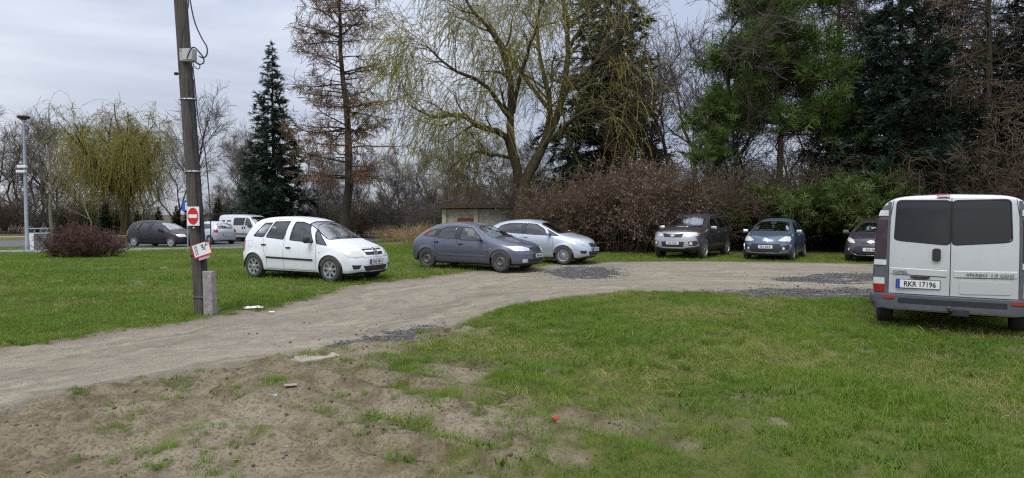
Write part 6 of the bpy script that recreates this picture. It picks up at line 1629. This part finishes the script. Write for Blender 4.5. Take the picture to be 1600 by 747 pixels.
# --- far weeping willow, a full curtain
def willow_far():
    g = np.random.default_rng(33); PT, RT = trunk_line(g, 3.4, .42, .34, 6, .1)
    n1 = 15; a = np.linspace(0, 12.56, n1, endpoint=False) + g.normal(0, .2, n1); sp_ = g.uniform(.15, .80, n1)
    P1 = lines(g, np.tile([0, 0, 3.0], (n1, 1)), np.stack([np.cos(a) * sp_, np.sin(a) * sp_, np.full(n1, 1.)], -1), g.uniform(6.5, 9.4, n1), 9, .12, -.004); R1 = np.linspace(.20, .04, 9)[None].repeat(n1, 0)
    P2, R2 = kids(g, P1, R1, 13, (.2, 1), (25, 60), (1.0, 2.3), 5, .5, tip=.3, noise=.16, grav=-.01); R2 = np.maximum(R2, .018)
    P2b, R2b = kids(g, P2, R2, 6, (.3, 1), (20, 55), (.4, 1.0), 4, .6, tip=.5, noise=.15, grav=.02); R2b = np.maximum(R2b, .011)
    P3, R3 = kids(g, P2, R2, 9, (.15, 1), (20, 85), (1.2, 5.6), 6, .4, rmax=.015, tip=.7, noise=.06, grav=.60); R3 = np.clip(R3, .012, .015)
    P3[:, :, 2] = np.maximum(P3[:, :, 2], g.uniform(.3, 1.6, len(P3))[:, None])
    pos, ax = along(g, P3, 8, .1, 1.); ax = ax + g.normal(size=ax.shape) * .4
    pos2, ax2 = along(g, P2b, 5, .1, 1.); ax2 = ax2 + g.normal(size=ax2.shape) * .6
    return tree_obj("willow", [tubes(PT, RT, 8), tubes(P1, R1, 6)], [tubes(P2, R2, 3), tubes(P2b, R2b, 3)], B_WILLOW, B_MOSSY, [("hanging_shoots", [tubes(P3, R3, 3)], L_WILLOW), ("young_leaves", [sprigs(g, np.concatenate([pos, pos2]), np.concatenate([ax, ax2]), LEAFN[0], LEAFN[1], .17, .30)], L_WILLOW)])
plant(willow_far(), "willow_tree", "rounded far weeping willow hanging like a yellow green curtain on the left", (-37.0, 63.0), 1.03, .3)
# --- tall dark spruce behind the big willow
K_SPR = spruce(41, 21.0, 4.6, 2.0, 34, 9, .25, .18, 9, 6, (.55, .90), .30, L_SPRUCE, B_BROWN, .62, hang=.10)
plant(K_SPR, "spruce_tree", "tall dark spruce with drooping boughs behind the big willow", (6.0, 41.5), 1.0, .9)
# --- right hand conifers
K_SPR2 = spruce(43, 15.5, 4.0, .6, 36, 10, .14, .15, 9, 6, (.45, .72), .24, L_FIR, B_DARK, .55)
plant(K_SPR2, "spruce_tree", "broad dark spruce rising behind the silver van on the right", (17.9, 30.8), 1.0, 2.2)
plant(K_SPR2, "spruce_tree", "dark spruce at the right edge of the picture with flat boughs", (25.3, 31.5), 1.08, 4.0)
def pine(seed, h, rb, zc, n1, lm, r=.20, ssz=(.30, .50), lean=(0, 0), flat=.4, nk=13, nsp=6):
    g = np.random.default_rng(seed); PT, RT = trunk_line(g, h, r, .03, 10, .10, lean)
    z = zc + (h - zc) * g.uniform(0, 1, n1) ** .85; t = (z - zc) / (h - zc); a = g.uniform(0, 6.28, n1); L = rb * np.sqrt(np.clip(1 - t ** 1.6, .04, 1)) * g.uniform(.5, 1.1, n1)
    B = np.zeros((n1, 3)); B[:, 2] = z; ix = (z / h * 9).astype(int).clip(0, 9); B[:, :2] = PT[0, ix, :2]
    P = lines(g, B, np.stack([np.cos(a), np.sin(a), g.uniform(-.05, .35, n1)], -1), L, 7, .11, .015); R = np.linspace(1, .2, 7)[None] * (.015 + .013 * L[:, None])
    P2, R2 = kids(g, P, R, nk, (.25, 1), (25, 65), (.4, 1.1), 4, .5, tip=.4, noise=.14, flat=flat, up=.12, taper=.3); R2 = np.clip(R2, .006, .02)
    pos, ax = along(g, P2, nsp, .15, 1.); ax = ax + g.normal(size=ax.shape) * .5; ax[:, 2] += .25
    return tree_obj("pine", [tubes(PT, RT, 9), tubes(P, R, 4), tubes(P2, R2, 3)], [sprigs(g, pos, ax, SPR_PINE[0], SPR_PINE[1], ssz[0], ssz[1])], B_BROWN, lm)
K_PINE = pine(51, 13.4, 4.3, 5.2, 92, L_PINE, .19, (.42, .70), nk=13, nsp=5)
plant(K_PINE, "pine_tree", "bushy mid green pine with layered crown above the blue small car", (13.3, 33.0), 1.0, .6)
K_PINE2 = pine(53, 7.6, 1.6, 3.8, 20, L_PINE, .09, (.26, .42))
plant(K_PINE2, "pine_tree", "small thin pine with tufts at mid height left of the big pine", (9.9, 33.0), 1.0, 1.0)
K_LOWP = pine(55, 2.9, 2.9, 1.5, 26, L_LIGHT, .10, (.34, .56), flat=.85)
plant(K_LOWP, "pine_shrub", "low spreading yellow green pine boughs between the blue car and the van", (15.2, 29.2), 1.12, .3, cat='shrub', sz=.95)
plant(K_LOWP, "pine_shrub", "yellow green pine boughs reaching out right above the blue small car", (12.7, 29.4), 1.0, 3.3, cat='shrub', sz=.82)
plant(K_LOWP, "pine_shrub", "small green pine bough low behind the roof of the blue small car", (10.7, 30.2), .6, 2.0, cat='shrub')
# --- brown larches on the right
K_LARCH2 = larch(61, 17.0, 4.8, 2.0, 96, 10, .24, B_DARK, T_BROWN, .10)
plant(K_LARCH2, "larch_tree", "brown twiggy larch at far right above the silver van", (21.4, 30.0), 1.0, 2.0)
plant(K_LARCH2, "larch_tree", "rusty larch showing between the big pine and the broad spruce", (17.6, 36.5), 1.0, 4.4)
# --- bare trees
K_BARE = [bare_tree(101, 11., .16, 1, 1.0, n2=16, n3=10, n4=8), bare_tree(102, 11., .15, 3, 1.0, n2=9, n3=9, n4=7), bare_tree(103, 9., .14, 2, 1.0, n2=13, n3=10, n4=8, t0=.14, up=.10), bare_tree(104, 12., .15, 4, 1.0, n2=8, n3=9, n4=6, t0=.2, up=.3, tmat=T_BROWN)]
plant(K_BARE[1], "bare_tree", "tall leafless multi stem tree between the brown thicket and the big pine", (10.4, 35.5), 1.32, .5, lean=(0, -.10))
plant(K_BARE[3], "bare_tree", "leafless brown tree just right of the drooping spruce", (8.3, 37.0), 1.05, 1.5)
RIGHTB = [(13.8, 38.5, 3, .9), (20.2, 38.0, 3, 1.2), (24.0, 37.0, 1, 1.2), (28.0, 35.5, 3, 1.15), (11.6, 41.0, 0, 1.2), (18.6, 34.2, 2, .9), (22.6, 33.5, 3, .9), (15.2, 35.0, 1, .8), (27.5, 31.0, 3, .95), (12.6, 36.5, 3, .8), (24.5, 41.5, 0, 1.2), (29.5, 39.0, 1, 1.2)]
for x_, y_, k_, s_ in RIGHTB:
    plant(K_BARE[k_], "bare_tree", "leafless tree in the wood behind the cars on the right", (x_, y_), s_, g_.uniform(0, 6.28), "bare trees of the wood on the right")
plant(K_BARE[0], "bare_tree", "slender leafless tree just left of the wooden pole top", (-30.5, 62.0), 1.15, .2)
plant(K_BARE[0], "bare_tree", "leafless tree between the pole and the dark fir", (-27.5, 66.0), .95, 2.2)
plant(K_BARE[2], "bare_tree", "broad leafless tree right against the dark fir on its left", (-25.0, 62.0), .95, 3.0)
for i, (x_, y_, k_, s_) in enumerate([(-62, 74, 2, 1.05), (-58, 71, 0, .85), (-54, 75, 2, 1.15), (-50.5, 70, 1, .92), (-47, 73, 2, 1.0), (-66, 78, 1, 1.1), (-44, 76, 0, .9), (-40, 78, 1, .85), (-33, 80, 2, 1.0), (-28, 82, 1, .95), (-23, 80, 2, .9), (-64, 70, 3, .8), (-60, 78, 2, 1.25), (-56, 80, 2, 1.2), (-52, 78, 3, .85), (-48, 80, 2, 1.2), (-42, 74, 2, 1.1), (-70, 76, 2, 1.2)]):
    plant(K_BARE[k_], "bare_tree", "grey leafless tree in the far wood on the left", (x_, y_), s_ * 1.22, g_.uniform(0, 6.28), "grey bare trees of the far left wood")
for i, (x_, y_, k_, s_) in enumerate([(-13.8, 58, 2, .68), (-10.2, 60, 2, .80), (-7.6, 56, 2, .78), (-5.0, 58, 2, .85), (-2.6, 55, 2, .82), (-16.5, 62, 2, .75), (-9.0, 68, 1, .8), (-3.0, 66, 1, .9), (1.5, 60, 2, .9), (-12.5, 70, 0, .75), (-15.0, 65, 2, .85), (-6.3, 63, 2, .95), (-1.0, 62, 2, 1.0), (-11.3, 64, 2, .9), (-18.5, 66, 2, .9), (3.8, 52, 2, 1.0), (1.0, 52, 2, .85)]):
    plant(K_BARE[k_], "bare_tree", "low dark leafless tree in the gap between larch and willow", (x_, y_), s_, g_.uniform(0, 6.28), "dark bare trees between larch and willow")
# --- saplings by the brown bush
def sapling(seed, h, n2=7, br=.035):
    g = np.random.default_rng(seed); P, R = trunk_line(g, h, br * 2.2, .012, 10, .25)
    P2, R2 = kids(g, P, R, n2, (.3, .85), (30, 50), (h * .2, h * .42), 7, .6, tip=.3, noise=.09, taper=.4, grav=-.09)
    P3, R3 = kids(g, P2, R2, 3, (.3, 1), (25, 50), (.3, .8), 4, .7, tip=.5, noise=.12, grav=-.05); R3 = np.maximum(R3, .006)
    return tree_obj("sapling", [tubes(P, R, 7), tubes(P2, R2, 4)], [tubes(P3, R3, 3)], B_YOUNG, T_GREY)
plant(sapling(71, 6.2, 8), "sapling", "thin bare sapling with long upright branches at the left end of the brown bush", (-18.5, 26.5), 1., 1.8)
plant(sapling(72, 4.3, 6, .024), "sapling", "shorter pale sapling growing out of the middle of the brown bush", (-17.9, 28.2), 1., .4)
# --- shrubs
K_RED = shrub(81, 1.5, 1.9, 150, 7, 4, T_RED, B_BROWN, spread=.9, r=.010)
for i, (x_, y_, s_, lb) in enumerate([(-17.75, 26.5, .66, "left part of the red brown twiggy bush at the edge of the lawn"), (-17.0, 26.3, .74, "middle part of the red brown twiggy bush at the edge of the lawn"), (-16.6, 26.6, .58, "right part of the red brown twiggy bush at the edge of the lawn")]):
    plant(K_RED, "bush", lb, (x_, y_), s_, 1.3 * i, "red brown bush on the lawn", 'shrub', sz=s_ * 1.35)
K_RUST = shrub(82, 4.4, 2.6, 70, 10, 4, T_BROWN, B_BROWN, L_RUST, 11500, (.08, .15), .5, .020)
for x_, y_, s_ in [(3.7, 29.6, .82), (5.0, 29.0, .95), (6.4, 30.3, .9), (2.2, 31.0, .72)]:
    plant(K_RUST, "beech_shrub", "large shrub still holding rust brown leaves behind the ice blue car", (x_, y_), s_, g_.uniform(0, 6.28), "rust leaved shrubs", 'shrub')
K_BRUSH = shrub(83, 4.6, 3.0, 80, 9, 6, T_BROWN, B_BROWN, spread=.55, r=.018)
K_BRUSH2 = shrub(84, 3.2, 2.4, 80, 9, 6, T_GREY, B_GREY, spread=.6, r=.014)
K_GREEN = shrub(85, 2.6, 2.2, 60, 9, 4, T_BROWN, B_BROWN, L_IVY, 9000, (.07, .13), .6, .014)
for x_, y_, k_, s_ in [(8.2, 30.8, 0, 1.0), (10.0, 31.4, 0, 1.15), (12.2, 31.6, 0, 1.0), (13.9, 32.2, 0, 1.1), (16.2, 31.2, 0, 1.0), (18.2, 29.0, 0, 1.0), (20.3, 28.6, 0, 1.0), (22.2, 27.6, 0, 1.0), (7.2, 33.0, 0, 1.1), (9.0, 34.5, 0, 1.0), (11.5, 35.0, 0, 1.0), (19.5, 33.5, 0, 1.2), (23.5, 30.5, 0, 1.2), (17.0, 34.0, 0, 1.1), (21.5, 36.0, 0, 1.3), (25.5, 34.0, 0, 1.3), (4.6, 33.5, 0, .9)]:
    plant([K_BRUSH, K_BRUSH2][k_], "brushwood_shrub", "tangled brown leafless shrub of the thicket behind the parked cars", (x_, y_), s_, g_.uniform(0, 6.28), "brown thicket behind the cars", 'shrub', sz=s_ * (g_.uniform(.55, 1.1) if x_ > 7.5 else g_.uniform(.7, 1.1)))
for x_, y_, s_ in [(16.3, 28.6, .8), (18.0, 27.2, .95), (20.0, 26.4, 1.0), (9.2, 32.6, .9), (12.8, 30.6, .8)]:
    plant(K_GREEN, "evergreen_shrub", "dark green leafy shrub low in the thicket on the right", (x_, y_), s_, g_.uniform(0, 6.28), "evergreen shrubs in the thicket", 'shrub')
for x_, y_, k_, s_ in [(2.6, 36.5, 1, 1.0), (-2.2, 44.5, 1, 1.0), (-5.6, 46.0, 1, 1.0), (2.4, 41.0, 1, 1.2), (-6.5, 52.0, 0, .9), (-9.0, 53.5, 1, 1.1), (-11.5, 55.0, 0, .8), (-14.0, 56.0, 1, 1.1), (-3.5, 51.0, 0, .9), (.2, 47.0, 0, 1.1), (-16.5, 58.0, 0, .9), (-5.0, 49.0, 1, .9)]:
    plant([K_BRUSH, K_BRUSH2][k_], "brushwood_shrub", "grey brown leafless shrub around the shed and the gap left of it", (x_, y_), s_, g_.uniform(0, 6.28), "grey brush around the shed", 'shrub')
for x_, y_, k_, s_ in [(-63, 68, 1, 1.3), (-59, 67, 0, .95), (-55, 68, 1, 1.4), (-51.5, 67, 0, 1.0), (-48, 68, 1, 1.3), (-44.5, 69, 0, 1.0), (-41, 70, 1, 1.3), (-31, 70, 0, 1.0), (-27.5, 69, 1, 1.3), (-24, 68, 0, 1.0), (-67, 71, 0, 1.1)]:
    plant([K_BRUSH, K_BRUSH2][k_], "brushwood_shrub", "dark leafless undergrowth along the far wood on the left", (x_, y_), s_, g_.uniform(0, 6.28), "undergrowth of the far left wood", 'shrub')
K_THU = spruce(91, 4.0, .75, .1, 14, 7, -.5, .25, 3, 3, (.40, .60), .06, L_THUJA, B_BROWN, .55, SPR_SOFT)
for i in range(10):
    plant(K_THU, "thuja", "dark columnar thuja in the row under the far willow", (-45.5 + i * 1.85 + g_.uniform(-.7, .7), 67.0 + g_.uniform(-.8, .8)), g_.uniform(.55, 1.0), g_.uniform(0, 6.28), "thuja row", 'shrub')
K_STRAW = shrub(86, 1.9, 1.6, 110, 5, 0, T_STRAW, T_STRAW, spread=1.1, r=.010)
for x_, y_, s_, lb in [(-6.3, 41.5, .8, "straw yellow dry shrub at the tail of the slate blue hatchback"), (-5.2, 42.5, .8, "straw yellow dry shrub beside the corner of the shed"), (-8.6, 46.5, .75, "low straw yellow tuft near the red road posts")]:
    plant(K_STRAW, "dry_shrub", lb, (x_, y_), s_, x_, "straw shrubs", 'shrub')
for x_, y_, s_ in [(-60, 62, .8), (-55.5, 63, .7), (-51.5, 62, .75)]:
    plant(K_STRAW, "dry_shrub", "pale dry grass clump before the far wood at left", (x_, y_), s_, x_, "pale clumps far left", 'shrub', sz=.5)

# ------------------------------------------------------------------ labels of repeats: say where each one stands
MARKS = [(0, "at the left edge"), (60, "behind the street lamp"), (120, "above the brown bush"), (200, "above the charcoal minivan"), (290, "left of the wooden pole"), (350, "right of the wooden pole"), (425, "behind the dark fir"),
         (490, "between fir and larch"), (545, "behind the larch trunk"), (600, "right of the larch trunk"), (655, "left of the shed"), (720, "above the slate hatchback"), (800, "by the big willow trunk"), (850, "right of the willow trunk"),
         (905, "behind the ice blue car"), (975, "left of the graphite suv"), (1050, "behind the graphite suv"), (1110, "at the tail of the suv"), (1165, "left of the steel blue car"), (1215, "behind the steel blue car"),
         (1280, "right of the steel blue car"), (1340, "behind the plum car"), (1400, "left of the silver van"), (1480, "above the silver van's middle"), (1570, "above the silver van's right edge")]
ORD = [["the only one there"], ["the nearer one", "the farther one"], ["nearest of three", "second of three", "farthest of three"]]
bases = {"leafless tree in the wood behind the cars on the right": "leafless right wood tree", "grey leafless tree in the far wood on the left": "grey leafless far tree", "low dark leafless tree in the gap between larch and willow": "low dark leafless tree",
         "large shrub still holding rust brown leaves behind the ice blue car": "shrub holding rust brown leaves", "tangled brown leafless shrub of the thicket behind the parked cars": "tangled brown thicket shrub", "dark green leafy shrub low in the thicket on the right": "dark green leafy shrub",
         "grey brown leafless shrub around the shed and the gap left of it": "grey brown leafless shrub", "dark leafless undergrowth along the far wood on the left": "dark far undergrowth shrub", "dark columnar thuja in the row under the far willow": "dark columnar thuja", "pale dry grass clump before the far wood at left": "pale dry grass clump"}
byl = {}
for o in COL.objects:
    if o.get("label") in bases:
        px = 800 + 1030 * o.location.x / o.location.y
        mk = min(MARKS, key=lambda m_: abs(m_[0] - px))[1]
        byl.setdefault((o["label"], mk), []).append(o)
for (lb, mk), os_ in byl.items():
    os_.sort(key=lambda o: o.location.y); n_ = len(os_)
    for i, o in enumerate(os_):
        if n_ == 1: tail = ""
        elif n_ <= 3: tail = ", " + ORD[n_ - 1][i]
        else: tail = ", " + ["nearest", "second nearest", "third nearest", "fourth nearest", "fifth nearest", "sixth nearest", "seventh nearest"][min(i, 6)]
        o["label"] = bases[lb] + " " + mk + tail
